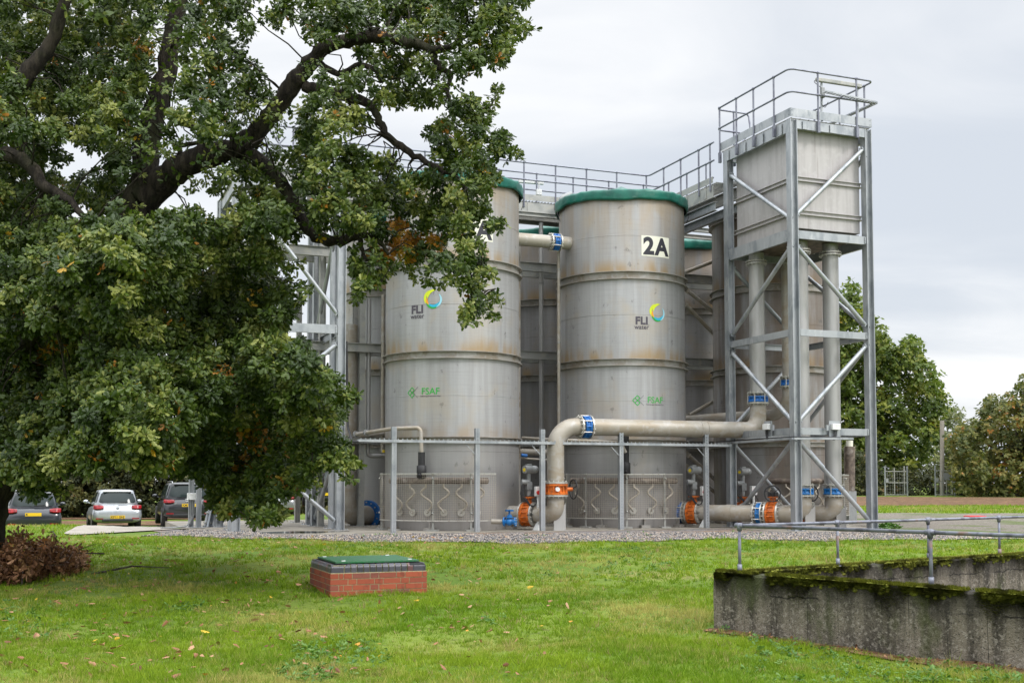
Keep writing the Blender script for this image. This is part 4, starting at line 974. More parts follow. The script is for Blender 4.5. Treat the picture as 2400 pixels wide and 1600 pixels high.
def valve(label, c, ax, r, drive='wheel', collar=None, group='orange valves on the pipes', side=None):
    c = Vector(c); ax = ax.normalized(); t = thing('butterfly_valve', label, 'valve', tuple(c), group)
    mb = MB(); mb.lathe(c, [(r*.9, -.13), (r*1.42, -.13), (r*1.42, -.085), (r*1.2, -.07), (r*1.2, .07), (r*1.42, .085), (r*1.42, .13), (r*.9, .13)], 32, ax, smooth=False); mb.bolts(c, ax, r*1.31, 14, .016, .30)
    mb.build('body', M['orange'], t, fix=False)
    flange(t, c-ax*.16, ax, r*1.44, 'steelw', .04); flange(t, c+ax*.16, ax, r*1.44, 'steelw', .04)
    if collar: coupling(t, c+ax*collar, ax*(1 if collar > 0 else -1), r, 'lblue' if drive == 'wheel' else 'blue', .2)
    hz = ax.cross(Zv); hz = hz.normalized() if hz.length > .1 else V
    if drive == 'wheel':
        mb = MB(); mb.cyl(c+Zv*r*1.1, c+Zv*(r*1.42+.10), .085, 12); mb.disc(c+Zv*(r*1.42+.12), Zv, .13, .03); mb.build('neck', M['orange'], t, fix=False)
        mb = MB(); g = c+Zv*(r*1.42+.19); mb.hexa(g, ax*.10, hz*.13, Zv*.055); mb.build('gearbox', M['black'], t, bevel=.012)
        handwheel(t, g+(side or -hz)*.26+Zv*.02, (side or -hz), .20)
    elif drive == 'motor':
        mb = MB(); mb.cyl(c+Zv*r*1.1, c+Zv*(r*1.42+.14), .075, 12); mb.disc(c+Zv*(r*1.42+.12), Zv, .15, .035); mb.build('neck', M['orange'], t, fix=False)
        mb = MB(); b0 = c+Zv*(r*1.42+.16); mb.cyl(b0, b0+Zv*.62, .05, 12); mb.hexa(b0+Zv*.25, V*.07, U*.07, Zv*.10); mb.cyl(b0+Zv*.34-V*.20, b0+Zv*.34, .075, 14)
        mb.cyl(b0+Zv*.66-V*.14-U*.06, b0+Zv*.66+V*.16+U*.02, .10, 16); mb.sphere(b0+Zv*.66+V*.16, .105, 12); mb.hexa(b0+Zv*.78, V*.06, U*.06, Zv*.02); mb.build('actuator', M['greybox'], t, fix=False)
        mb = MB(); mb.cyl(b0+Zv*.65-V*.14-U*.06, b0+Zv*.65-V*.15-U*.065, .045, 12); mb.build('indicator_window', M['yellow'], t, fix=False)
        s = c-U*.32+V*.12
        mb = MB(); mb.cyl(Vector((s.x, s.y, 0)), Vector((s.x, s.y, .95)), .035, 10); mb.lathe(Vector((s.x, s.y, 0)), [(.15, 0), (.12, .06), (.035, .22)], 4, Zv, smooth=False); mb.build('stand', M['white'], t, fix=False)
        mb = MB(); mb.hexa(Vector((s.x, s.y, .98)), V*.085, U*.06, Zv*.12); bx = mb.build('isolator_box', M['white'], t, bevel=.01)
        mb = MB(); mb.cyl(Vector((s.x, s.y, .95))-U*.06-V*.02, Vector((s.x, s.y, .95))-U*.10-V*.02, .05, 14); mb.build('knob', M['red'], bx, fix=False)
        for k in range(3): mb = MB(); mb.tube(bend([b0+Zv*(.25+.1*k)-V*.1, b0-V*(.22+.04*k)-U*.15+Zv*.05, Vector((s.x, s.y, .5))-V*.1+U*.02*k, Vector((s.x, s.y, .86))], .1), .011, 6); mb.build('cable', M['black'], t, fix=False)
        mb = MB(); mb.tube(bend([Vector((s.x, s.y, .88))+V*.06, Vector((s.x, s.y, .5))+V*.25, Vector((s.x, s.y, .42))+V*.1, Vector((s.x, s.y, .40))-V*.3], .1), .011, 6)
        mb.build('cable', M['black'], t, fix=False)
    else:
        handwheel(t, c+(side or V)*(r*1.42+.18), (side or V), .24)
        mb = MB(); mb.cyl(c+(side or V)*r*1.1, c+(side or V)*(r*1.42+.15), .05, 10); mb.build('neck', M['orange'], t, fix=False)
        mb = MB(); nrm = -U; mb.cyl(c+nrm*r*1.3-V*.08, c+nrm*(r*1.3+.05)-V*.08, .055, 14); mb.build('dial', M['white'], t, fix=False)
    return t
def leg_plate(parent, p, h, w=.30, mt='pipe_grey'):
    mb = MB(); p = Vector((p.x, p.y, 0)); n = 14
    top = [(w/2*math.cos(PI*k/n), h-(.13 if 0 < k < n else 0)*math.sin(PI*k/n)) for k in range(n+1)]
    for yy in (0,):
        vs = []
        for s in (-.012, .012): vs += [p+V*x+U*s*1+Zv*y for x, y in top]+[p-V*w/2+U*s, p+V*w/2+U*s]
        k = len(vs)//2; mb.add(vs, [tuple(range(k)), tuple(range(2*k-1, k-1, -1))]+[(i, (i+1) % k, k+(i+1) % k, k+i) for i in range(k)])
    mb.hexa(p+U*.12+Zv*h*.42, V*.012, U*.10, Zv*h*.42); mb.hexa(p+U*.1+Zv*.01, V*(w/2+.06), U*.18, Zv*.012)
    return mb.build('support_leg', M[mt], parent, fix=False)
c3, c2, c1 = site(0, 0), site(4.96, 0), site(9.92, 0)
pr = .205
def tower_pt(px, s):
    q = plan(px, TB+U*s, V); return Vector((q.x, q.y, 0))
P1, P4, P2, P3 = tower_pt(1778.5, 2.42), tower_pt(1851, 2.3), tower_pt(1881, .72), tower_pt(1953.5, .72)
grp = 'pipes dropping from the box tank'
def radial(p, c): d = (c-p); d.z = 0; return d.normalized()
# pipe 1: down, long cross run in front of the 2A tank, down again, into the half hidden tank
t1 = thing('cross_pipe', 'long beige pipe crossing in front of the 2A tank and bending down', 'pipe', tuple(P1))
zc1 = zat(1008, P1.y); VX = plan(1302, P1, V); VX.z = 0; rad3 = radial(VX, c3); zl = .40
flange(t1, P1+Zv*7.12, Zv, pr*1.4, 'steelw', .03); flange(t1, P1+Zv*7.06, Zv, pr*1.4, 'steelw', .03)
mb = MB(); mb.cyl(P1+Zv*7.35, P1+Zv*3.55, pr, 24); mb.build('upper_pipe', M['pipe_grey'], t1, fix=False)
coupling(t1, P1+Zv*3.42, Zv, pr)
ZV1 = zat(1146, VX.y); path = bend([P1+Zv*3.4, P1+Zv*zc1, VX+Zv*zc1, VX+Zv*(ZV1+.15)], .55, 12)
mb = MB(); mb.tube(path, pr+.012, 24); mb.build('pipe', M['pipe'], t1, fix=False)
for px in (1640, 1655):
    q = plan(px, P1, V); mb = MB(); q.z = zc1; mb.disc(q, V, pr+.024, .03, 24); mb.build('pipe_band', M['pipe'], t1, fix=False)
q = plan(1372, P1, V); q.z = zc1; coupling(t1, q, -V, pr+.01, 'blue', .27)
ZV1 = zat(1146, VX.y)
mb = MB(); mb.tube(bend([VX+Zv*(ZV1-.15), VX+Zv*zl, c3-rad3*(TR+.74)+Zv*zl], .42, 12), pr+.012, 24); mb.build('lower_pipe', M['pipe'], t1, fix=False)
mb = MB(); mb.cyl(c3-rad3*(TR-.05)+Zv*zl, c3-rad3*(TR+.35)+Zv*zl, pr+.01, 24); mb.build('stub_pipe', M['pipe'], t1, fix=False)
leg_plate(t1, VX+V*.1-U*.02, .72, .32)
valve('orange valve with black hand wheel at the foot of the beige bend', VX+Zv*ZV1, Zv, pr+.01, 'dial')
valve('orange motor valve in the gap between the logo tanks', c3-rad3*(TR+.53)+Zv*zl, -rad3, pr+.01, 'motor')
# small blue gate valve beside it
bv = thing('gate_valve', 'small bright blue gate valve at the foot of the half hidden tank', 'valve', tuple(at(1194, 1225, 28.2)))
g = at(1194, 1222, 28.1); dv = (V*.8-U*.6).normalized()
mb = MB(); mb.sphere(g, .095, 14); mb.cyl(g-dv*.12, g+dv*.15, .065, 14); mb.disc(g+dv*.15, dv, .112, .03); mb.disc(g-dv*.13, dv, .112, .03); mb.cyl(g, g+Zv*.17, .058, 12); mb.disc(g+Zv*.11, Zv, .10, .025); mb.cyl(g+Zv*.15, g+Zv*.27, .024, 8); mb.build('body', M['lblue'], bv, fix=False)
mb = MB(); mb.bolts(g+dv*.165, dv, .09, 8, .011, .02); mb.build('bolt', M['steelw'], bv, fix=False)
mb = MB(); mb.disc(g+Zv*.27, Zv, .105, .022, 18); mb.disc(g+Zv*.272, Zv, .105, .035, 18, .085); mb.build('handwheel', M['lblue'], bv, fix=False)
mb = MB(); mb.cyl(g-dv*.17, g-dv*.45, .06, 12); mb.build('stub_pipe', M['pipe'], bv, fix=False)
# pipe 4: second cross run behind
t4 = thing('cross_pipe', 'second darker pipe bending behind the tower into the rear run', 'pipe', tuple(P4)); zc4 = zat(980, P4.y+.6)
e4 = at(1617, 986, 33.6); zc4 = zat(970, P4.y); flange(t4, P4+Zv*7.1, Zv, .16*1.4)
mb = MB(); e5 = e4+(e4-P4-Zv*zc4).normalized()*1.2; mb.tube(bend([P4+Zv*7.35, P4+Zv*zc4, e5], .6, 12), .165, 22); mb.build('pipe', M['pipe'], t4, fix=False)
coupling(t4, P4+Zv*zat(897, P4.y), Zv, .165, 'blue', .24)
# pipe 2 and 3: down to blue adaptors, elbows along the ground
for (Pn, cT, lab, lab2, lab3, mot) in ((P2, c2, 'front drop pipe turning along the ground to the 2A tank', 'orange valve with hand wheel between tower legs, on the ground pipe', 'orange motor valve right of the 2A tank foot', True), (P3, c1, 'right drop pipe with its elbow by the outer tower leg', 'orange valve on the elbow of the right drop pipe', None, False)):
    t = thing('drop_pipe', lab, 'pipe', tuple(Pn), grp); rd = radial(Pn, cT)
    if not mot: rd = (rd*.7-V*.75).normalized()
    flange(t, Pn+Zv*7.12, Zv, pr*1.4); flange(t, Pn+Zv*7.06, Zv, pr*1.4)
    zc_ = zat(1151, Pn.y); L = (cT-Pn).length
    mb = MB(); mb.cyl(Pn+Zv*7.35, Pn+Zv*(zc_), pr, 24); mb.disc(Pn+Zv*6.3, Zv, pr+.006, .03, 24); mb.build('pipe', M['pipe_grey'], t, fix=False)
    coupling(t, Pn+Zv*zc_, Zv, pr, 'lblue', .26)
    vc = Pn+rd*.78+Zv*zl if mot else Pn+rd*.72+Zv*zl
    mb = MB(); mb.tube(bend([Pn+Zv*(zc_-.1), Pn+Zv*zl, vc-rd*.12], .38, 12), pr+.012, 24); mb.build('elbow', M['pipe'], t, fix=False)
    leg_plate(t, Pn+V*.12-U*.13, .66, .30)
    valve(lab2, vc, rd, pr+.01, 'wheel', .34 if mot else None, side=-U if not mot else (-U*.8-V*.6).normalized())
    e = cT-rd*(TR+.5)+Zv*zl if mot else vc+rd*1.2
    mb = MB(); mb.cyl(vc+rd*.16, e, pr+.008, 24)
    if mot: mb.disc(Pn+rd*1.95+Zv*zl, rd, pr+.02, .16, 24)
    mb.build('ground_pipe', M['pipe'], t, fix=False)
    if mot:
        mb = MB(); mb.cyl(cT-rd*(TR-.05)+Zv*zl, cT-rd*(TR+.2)+Zv*zl, pr+.01, 20); mb.build('stub_pipe', M['pipe'], t, fix=False)
        valve(lab3, cT-rd*(TR+.36)+Zv*zl, -rd, pr+.01, 'motor', -.34)
# third motor valve behind the tower
valve('blue collared motor valve at the brown tank foot behind the tower', at(1742, 1190, 31.6)-Zv*.12, -U, pr, 'motor')
# link between the two front tanks, high up
lk = thing('link_pipe', 'high pipe with blue collar linking the two logo tanks', 'pipe', tuple(site(2.48, 0))); lz = zat(571, site(3.2, -.2).y)
mb = MB(); mb.cyl(site(1.6, -.25, lz), site(3.35, -.25, lz), .175, 20); mb.build('pipe', M['pipe'], lk, fix=False)
dp = plan(1206, site(0, .35), V); mb = MB(); mb.tube([Vector((dp.x, dp.y, lz+.05)), Vector((dp.x, dp.y, .5))], .165, 18); mb.build('down_pipe', M['ring'], lk, fix=False)
qq_ = plan(1303, site(2.48, -.25), V); qq_.z = lz; coupling(lk, qq_-V*.0, -V, .175, 'blue', .25)
# slim vertical pipes
def slim(label, px, Y, y0, y1, r, mt='pipe_grey', ext=None):
    a, b = at(px, y0, Y), at(px, y1, Y); b = Vector((a.x, a.y, max(b.z, .0))); t = thing('slim_pipe', label, 'pipe', tuple(b), 'slim upright pipes between the tanks')
    mb = MB(); mb.tube(bend(ext(a, b), .1) if ext else [a, b], r, 12); mb.build('pipe', M[mt], t, fix=False)
    for z in (2.5, 5, 7):
        if b.z < z < a.z: mb = MB(); mb.disc(Vector((a.x, a.y, z)), Zv, r*1.25, .05, 12); mb.build('pipe_clip', M['galv_dull'], t, fix=False)
    return t
slim('slim bright upright pipe in the gap left of the 2A tank', 1268, 33.4, 522, 1180, .062)
slim('brown slim pipe hugging the left side of the 2A tank', 1309, 31.2, 560, 1100, .045, 'pipe')
slim('slim grey pipe in front of the rear tank, second from the oak edge', 865, 31.4, 700, 1068, .06, 'pipe_grey', lambda a, b: [a, b, b+V*.5])
slim('slim pipe with yellow band hugging the left side of the half hidden tank', 898.5, 31.0, 690, 1060, .052, 'pipe')
yb_ = thing('pipe_marker', 'small yellow band on the slim pipe left of the tanks', 'band', tuple(at(898.5, 1057, 31.0))); mb = MB(); mb.disc(at(898.5, 1057, 31.0), Zv, .058, .07, 14); mb.build('band', M['yellow'], yb_, fix=False)
# arched air feeds over the wire guards
for lab, c, pxs, Yq in (('beige air pipe arching over the guard of the half hidden tank', c3, ((832, 1018), (920, 1004), (986, 1002), (988, 1062)), 27.9),):
    ap = thing('air_pipe', lab, 'pipe', tuple(at(*pxs[0], 29.5)))
    pts = [at(pxs[0][0], pxs[0][1], 29.8), at(pxs[1][0], pxs[1][1], 28.6), at(pxs[2][0], pxs[2][1], 28.25), at(pxs[3][0], pxs[3][1], 28.25)]
    mb = MB(); mb.tube(bend(pts, .12, 8), .05, 12); mb.build('pipe', M['pipe'], ap, fix=False)
    e_ = pts[-1]; mb = MB(); mb.cyl(e_+Zv*.03, Vector((e_.x, e_.y, 1.28)), .085, 16); mb.build('insulation', M['black'], ap, fix=False)
    mb = MB(); mb.tube([Vector((e_.x, e_.y, z)) for z in (1.62, 1.60, 1.32, 1.30)], [.09, .12, .12, .09], 14); mb.sphere(Vector((e_.x-.04, e_.y-.12, 1.38)), .04, 8); mb.build('valve_jacket', M['black'], ap, fix=False)
    mb = MB(); d = (pts[1]-pts[0]).normalized(); mb.disc(pts[0]+d*.05, d, .09, .05, 16); mb.disc(pts[0]+d*.5, d, .085, .05, 16); mb.build('clamp', M['greybox'], ap, fix=False)
    mb = MB(); mb.cyl(at(832, 1022, 30.4), at(905, 1016, 31.0), .05, 12); mb.build('branch_pipe', M['pipe'], ap, fix=False)
ap = thing('air_pipe', 'thin beige air pipe under the long cross pipe by the 2A tank', 'pipe', tuple(at(1290, 1035, 30)))
mb = MB(); mb.tube(bend([at(1225, 1026, 31), at(1290, 1030, 30.2), at(1455, 1036, 29.55), at(1466, 1060, 29.6)], .1), .045, 10); mb.build('pipe', M['pipe'], ap, fix=False)
ap = thing('air_pipe', 'dull pipe with blue tap in the dark gap between the logo tanks', 'pipe', tuple(at(1240, 1070, 32)))
mb = MB(); mb.cyl(at(1200, 1058, 32), at(1290, 1060, 32), .09, 12); mb.cyl(at(1210, 1073, 31.6), at(1285, 1077, 31.6), .03, 8); mb.build('pipe', M['pipe'], ap, fix=False)
mb = MB(); mb.cyl(at(1222, 1066, 31.5), at(1236, 1068, 31.5), .05, 10); mb.build('tap', M['blue'], ap, fix=False)
# elbow with blue flange on the rear left tank
el = thing('inlet_elbow', 'thick grey pipe elbow with a blue flange at the far left tank', 'pipe', tuple(at(812, 1200, 31.3))); b3 = site(0, 4.96)
ea = at(812, 1210, 31.4); ea.z = 0; eb = at(862, 1208, 32.3); dd = radial(Vector((eb.x-.9, eb.y-.1, 0)), Vector((eb.x, eb.y, 0))); ze = zat(1208, 31.8)
eb = Vector((eb.x, eb.y, ze))
mb = MB(); mb.tube(bend([ea+Zv*5.5, ea+Zv*ze, eb], .45, 12), .27, 24); mb.build('pipe', M['pipe'], el, fix=False)
dd = (eb-(ea+Zv*ze)).normalized(); mb = MB(); mb.disc(eb, dd, .42, .10, 28); mb.build('flange', M['blue'], el, fix=False); mb = MB(); mb.bolts(eb, dd, .36, 14, .018, .17); mb.build('bolt', M['steelw'], el, fix=False)
mb = MB(); mb.cyl(eb, eb+dd*1.2, .27, 20); mb.build('stub_pipe', M['pipe'], el, fix=False)

# ------------------------------------------------------------------ perforated posts and the tray they carry
Q0 = O3-U*2.46
def perf_post(p, h):
    mb = MB(); s = .052
    for a, b in ((1, 1), (1, -1), (-1, 1), (-1, -1)): mb.hexa(p+V*a*s*.86+U*b*s+Zv*h/2, V*.010, U*.003, Zv*h/2)
    n = int(h/.075)
    for b in (1, -1):
        mb.hexa(p+U*b*s*.9+Zv*h/2+V*.024, V*.016, U*.003, Zv*h/2); mb.hexa(p+U*b*s*.9+Zv*h/2-V*.024, V*.016, U*.003, Zv*h/2)
        for i in range(n+1): mb.hexa(p+U*b*s*.9+Zv*(.02+i*(h-.04)/n), V*.012, U*.0028, Zv*.022)
    for a in (1, -1): mb.hexa(p+V*a*s+Zv*h/2, V*.003, U*s, Zv*h/2)
    mb.hexa(p+Zv*.008, V*.13, U*.13, Zv*.008)
    return mb
pcs = []
for i, (px, nm) in enumerate(((922.5, 'at the left end, before the wire guard'), (1118, 'right of the first wire guard'), (1271, 'just left of the beige bend'), (1455, 'in front of the 2A tank'), (1655, 'at the right end, beside the box tower'))):
    p = plan(px, Q0, V); p.z = 0; pcs.append(p); t = thing('perforated_post', 'perforated galvanised post '+nm, 'post', tuple(p), 'perforated posts in front of the tanks')
    perf_post(p, 2.50).build('upright', M['galv'], t, fix=False)
    if i:
        mb = MB(); q = p-V*.06-U*.02; mb.bar(q+Zv*1.88, q-V*.22+Zv*2.1, .02, .02); mb.build('stay', M['galv'], t, fix=False)
ct = thing('cable_tray', 'long straight perforated tray carried on the five posts', 'cable tray', tuple(pcs[0]+Zv*2.1)); mb = MB()
ta, tb_ = plan(838, Q0, V), plan(1712, Q0, V); ta.z = tb_.z = 0
nn = int((tb_-ta).length/.11)
for s in (-1, 1): mb.bar(ta-U*.075*s+Zv*2.165, tb_-U*.075*s+Zv*2.165, .004, .06)
for i in range(nn): p = ta.lerp(tb_, (i+.5)/nn); mb.hexa(p+Zv*2.137, V*.036, U*.075, Zv*.002); mb.hexa(p+Zv*2.21-U*.078, V*.012, U*.003, Zv*.016)
mb.build('tray', M['galv'], ct, fix=False)
mb = MB(); q = plan(826, Q0, V); q.z = 2.12; mb.tube(bend([at(812, 800, 29.4), at(815, 1000, 29.2), q+V*.0, ta+V*.3+Zv*2.16], .25), .03, 8); mb.build('cable', M['black'], ct, fix=False)
mb = MB(); mb.tube([ta+V*.1+Zv*2.16, tb_+Zv*2.16], .03, 6); mb.build('cable', M['greybox'], ct, fix=False)
# ------------------------------------------------------------------ parked cars
def paint(name, col, metal=.5):
    m, t, b = base_mat(name, col, .32, metal); b.inputs['Coat Weight'].default_value = .7; b.inputs['Coat Roughness'].default_value = .08
    t.l.new(t.mix(t.ramp(t.noise(t.coord(), 3, 4), .4, .7), C4(col), C4([c*.82 for c in col])), b.inputs['Base Color']); return m
M['p_silver'] = paint('silver_paint', (.47, .50, .53), .55); M['p_black'] = paint('black_paint', (.018, .02, .024), .2); M['p_slate'] = paint('slate_paint', (.020, .024, .032), .15); M['p_grey'] = paint('grey_paint', (.27, .28, .29), .5)
m_, t_, b_ = base_mat('car_glass', (.02, .03, .03), .06, 0, .3); M['glass'] = m_
M['tail'] = mat('tail_lamp_red', (.36, .010, .016), .2, 0, [((.14, .004, .008), 12, .42, .58, I1, .8)]); M['plate'] = mat('yellow_plate', (.78, .50, .015), .4); M['tyre'] = mat('tyre_rubber', (.02, .02, .02), .8); M['rim'] = mat('alloy_rim', (.4, .41, .42), .35, .7); M['trim'] = mat('black_trim', (.02, .021, .023), .45); M['chrome'] = mat('bright_trim', (.6, .61, .62), .2, .9)
def car(label, paintname, L=4.2, W=1.78, H=1.46, belt=.93, group='cars parked under the hedge', plate_txt='', plate_z=.50, suv=False, emblem=None):
    t = thing('parked_car', label, 'car', (0, 0, 0), group); hw = W/2; y0 = -L/2
    def ring(y, zb, zt, w, n=24, e=4.2):
        out = []; zc = (zb+zt)/2; hh = (zt-zb)/2
        for k in range(n):
            a = 2*PI*k/n; c, s = math.cos(a), math.sin(a); x = w*math.copysign(abs(c)**(2/e), c); z = zc+hh*math.copysign(abs(s)**(2/e), s)
            x *= 1-.07*max(0, (z-.55)/.5)
            out.append(Vector((x, y, z)))
        return out
    g = .30 if suv else .22
    st = [(y0, g+.20, belt-.32, hw*.80), (y0+.035, g+.10, belt-.18, hw*.93), (y0+.14, g+.02, belt-.03, hw*.985), (y0+.45, g, belt, hw), (-.6, g-.03, belt-.005, hw), (.5, g-.03, belt-.03, hw), (L/2-.9, g, belt-.08, hw*.99), (L/2-.35, g+.02, belt-.19, hw*.93), (L/2-.08, g+.08, belt-.34, hw*.8), (L/2, g+.16, belt-.42, hw*.64)]
    mb = MB(); vs = []; n = 24
    for s in st: vs += ring(*s)
    fs = [(i*n+k, i*n+(k+1) % n, (i+1)*n+(k+1) % n, (i+1)*n+k) for i in range(len(st)-1) for k in range(n)]+[tuple(range(n)), tuple(range((len(st)-1)*n, len(st)*n))]
    mb.add(vs, fs, True)
    # cabin: rounded frustum
    wr, wt = hw*.90, hw*.70; yr0, yr1, yf1, yf0 = y0+.16, y0+(.42 if not suv else .36), L/2-1.75, L/2-1.0
    rows = []
    for f in (-.08, 0, .45, .86, .96, 1.0):
        z = belt+(H-belt)*f; q = max(f, 0); ya = yr0+(yr1-yr0)*q**1.2+(.10 if f == 1 else .02 if f > .9 else 0); yb = yf0+(yf1-yf0)*q-(.12 if f == 1 else .03 if f > .9 else 0); w = wr+(wt-wr)*q**1.25-(.10 if f == 1 else .015 if f > .9 else 0); r = []
        for k in range(28):
            a = 2*PI*k/28; c, s = math.cos(a), math.sin(a); e = 5.0
            r.append(Vector((w*math.copysign(abs(c)**(2/e), c), (ya+yb)/2+(yb-ya)/2*math.copysign(abs(s)**(2/e), s), z+(.012*(1-abs(c)) if f == 1 else 0))))
        rows.append(r)
    vs = [p for r in rows for p in r]; mb.add(vs, [(i*28+k, i*28+(k+1) % 28, (i+1)*28+(k+1) % 28, (i+1)*28+k) for i in range(5) for k in range(28)]+[tuple(range(5*28, 6*28))], True)
    mb.build('body', M[paintname], t)
    def cabin(fz, side, u):
        """point just proud of the cabin skin: rear (u across) or side (u along)"""
        q = fz; ya = yr0+(yr1-yr0)*q**1.2; yb = yf0+(yf1-yf0)*q; w = wr+(wt-wr)*q**1.25; z = belt+(H-belt)*fz
        if side == 0:
            x = u*w; k = min(abs(u), .999); yy = (ya+yb)/2-(yb-ya)/2*(1-k**5)**(1/5); return Vector((x, yy-.012, z))
        y = ya+(yb-ya)*u; k = abs(2*u-1); xx = w*(1-min(k, .999)**5)**(1/5); return Vector((side*(xx+.012), y, z))
    def skin(name, side, u0, u1, f0, f1, m, nu=12, nv=6, inset=.0, parent=None):
        mb = MB(); vs = []
        for j in range(nv+1):
            f = f0+(f1-f0)*j/nv
            for i in range(nu+1):
                u = u0+(u1-u0)*i/nu; e = ((i == 0)+(i == nu))*((j == 0)+(j == nv)); p = cabin(f, side, u)
                if e: p = p.lerp(cabin((f0+f1)/2, side, (u0+u1)/2), .05)
                vs.append(p)
        mb.add(vs, [(j*(nu+1)+i, j*(nu+1)+i+1, (j+1)*(nu+1)+i+1, (j+1)*(nu+1)+i) for j in range(nv) for i in range(nu)], True)
        return mb.build(name, M[m], parent or t, fix=False)
    skin('rear_window', 0, -.84, .84, .08, .84, 'glass')
    for s in (-1, 1): skin('side_window', s, .10, .46, .12, .84, 'glass'); skin('side_window', s, .49, .90, .12, .84, 'glass')
    def back(x, z, proud=.0):
        """y of the tail at a height"""
        return y0+.02+(max(0, z-(belt-.25))*.28)+.05*abs(x/hw)**3*2-proud
    mb = MB()
    for x in np.linspace(-.42, .42, 8): pass
    yb_ = back(0, belt-.02)
    # spoiler lip, tail lamps, plate, bumper details
    mb = MB(); mb.hexa((0, yr1-.03, H-.05), Vector((wt*.86, 0, 0)), Vector((0, .07, .012)), Vector((0, 0, .018))); mb.build('spoiler', M[paintname], t, bevel=.012)
    for s in (-1, 1):
        zl_ = belt-.11; mb = MB(); vs = []; xa, xb = hw*.56, hw*.955
        nx, nz = 8, 4; h = .072 if not suv else .062
        for j in range(nz+1):
            for i in range(nx+1):
                x = xa+(xb-xa)*i/nx; z = zl_+(j/nz-.5)*2*h*(.55+.45*min(1, (i+1)/4)); y = y0+.055+.12*max(0, (x-hw*.78)/(hw*.2))**2+(z-zl_)*.35
                vs.append(Vector((s*x, y-.055, z)))
        k = len(vs); vs += [p+Vector((0, .22, 0)) for p in vs]; w_ = nx+1
        fs = [(j*w_+i, j*w_+i+1, (j+1)*w_+i+1, (j+1)*w_+i) for j in range(nz) for i in range(nx)]
        fs += [(i, i+1, k+i+1, k+i) for i in range(nx)]+[(nz*w_+i, nz*w_+i+1, k+nz*w_+i+1, k+nz*w_+i) for i in range(nx)]+[(j*w_, (j+1)*w_, k+(j+1)*w_, k+j*w_) for j in range(nz)]+[(j*w_+nx, (j+1)*w_+nx, k+(j+1)*w_+nx, k+j*w_+nx) for j in range(nz)]
        mb.add(vs, fs, True); mb.build('tail_light', M['tail'], t)
        mb = MB(); mb.hexa((s*hw*.72, y0+.005, g+.19), Vector((.13, 0, 0)), Vector((0, .02, 0)), Vector((0, 0, .02))); mb.build('reflector', M['tail'], t)
        mb = MB(); mb.sphere((s*(hw+.10), L/2-1.75, belt+.07), .1, 10, (1.05, .55, .75)); mb.cyl((s*(hw-.06), L/2-1.72, belt+.0), (s*(hw+.06), L/2-1.74, belt+.04), .025, 6); mb.build('mirror', M[paintname], t, fix=False)
    mb = MB(); pw = .26; yp = y0-.012 if plate_z < belt-.3 else y0+.012; mb.hexa((0, yp, plate_z), Vector((pw, 0, 0)), Vector((0, .012, .0)), Vector((0, 0, .056))); p = mb.build('number_plate', M['plate'], t)
    if plate_txt:
        vs, fs = text_polys(plate_txt, .115, .003); xs = [v[0] for v in vs]; sc = min(1.0, .46/(max(xs)-min(xs))); x0_ = min(xs)*sc; mb = MB()
        mb.add([(x*sc-x0_-.235, yp-.0145, plate_z-.04+y) for x, y in vs], fs); mb.build('lettering', M['signblack'], p, fix=False)
    mb = MB(); mb.hexa((0, y0-.004, g+.13), Vector((hw*.62, 0, 0)), Vector((0, .03, 0)), Vector((0, 0, .045))); mb.build('lower_valance', M['trim'], t, bevel=.02)
    mb = MB(); zt_ = belt-.30; mb.tube([(x, y0+.018+.06*abs(x/hw)**4, zt_) for x in np.linspace(-hw*.84, hw*.84, 15)], .008, 6); mb.build('bumper_seam', M['chrome' if suv else 'trim'], t, fix=False)
    mb = MB(); yw = cabin(.12, 0, 0).y-.012; mb.cyl((.03, yw, belt+.06), (.36, yw+.015, belt+.085), .012, 6); mb.build('wiper', M['trim'], t, fix=False)
    ey = y0+.055
    if emblem == 'disc':
        mb = MB(); c = Vector((0, y0+.02, belt-.12)); mb.disc(c, Vector((0, 1, 0)), .058, .03, 20, .048)
        for a, b in (((-.03, .04), (0, -.0)), ((0, 0), (.03, .04)), ((-.045, .015), (-.022, -.042)), ((-.022, -.042), (0, .0)), ((0, 0), (.022, -.042)), ((.022, -.042), (.045, .015))): mb.bar(c+Vector((a[0], -.012, a[1])), c+Vector((b[0], -.012, b[1])), .009, .012)
        mb.build('emblem', M['chrome'], t, fix=False)
    elif emblem == 'rings':
        mb = MB()
        for k in range(4): mb.tube([Vector((-.10+.066*k+.045*math.cos(a), y0+.012, belt-.07+.045*math.sin(a))) for a in np.linspace(0, 2*PI, 17)], .007, 6, caps=False)
        mb.build('emblem', M['chrome'], t, fix=False)
        vs, fs = text_polys('Q5', .09, .002); mb = MB(); mb.add([(x-.5, y0+.005, belt-.22+y) for x, y in vs], fs); mb.build('lettering', M['chrome'], t, fix=False)
    if suv or H > 1.5:
        for s in (-1, 1): mb = MB(); mb.tube([(s*wt*.86, yr1+.1, H-.02), (s*wt*.87, yr1+.2, H+.045), (s*wt*.87, yf1-.2, H+.04), (s*wt*.86, yf1-.1, H-.03)], .016, 8); mb.build('roof_rail', M['chrome'], t, fix=False)
    rw = .36 if suv else .31
    for sx in (-1, 1):
        for yy in (y0+.80, L/2-.85):
            mb = MB(); c = Vector((sx*(hw-.105), yy, rw)); mb.lathe(c, [(rw*.62, -.10), (rw*.94, -.105), (rw, -.07), (rw, .07), (rw*.94, .105), (rw*.62, .10)], 24, Vector((sx, 0, 0))); w = mb.build('wheel', M['tyre'], t, fix=False)
            mb = MB(); mb.disc(c+Vector((sx*.085, 0, 0)), Vector((sx, 0, 0)), rw*.62, .02, 20); mb.build('rim', M['rim'], w, fix=False)
    return t
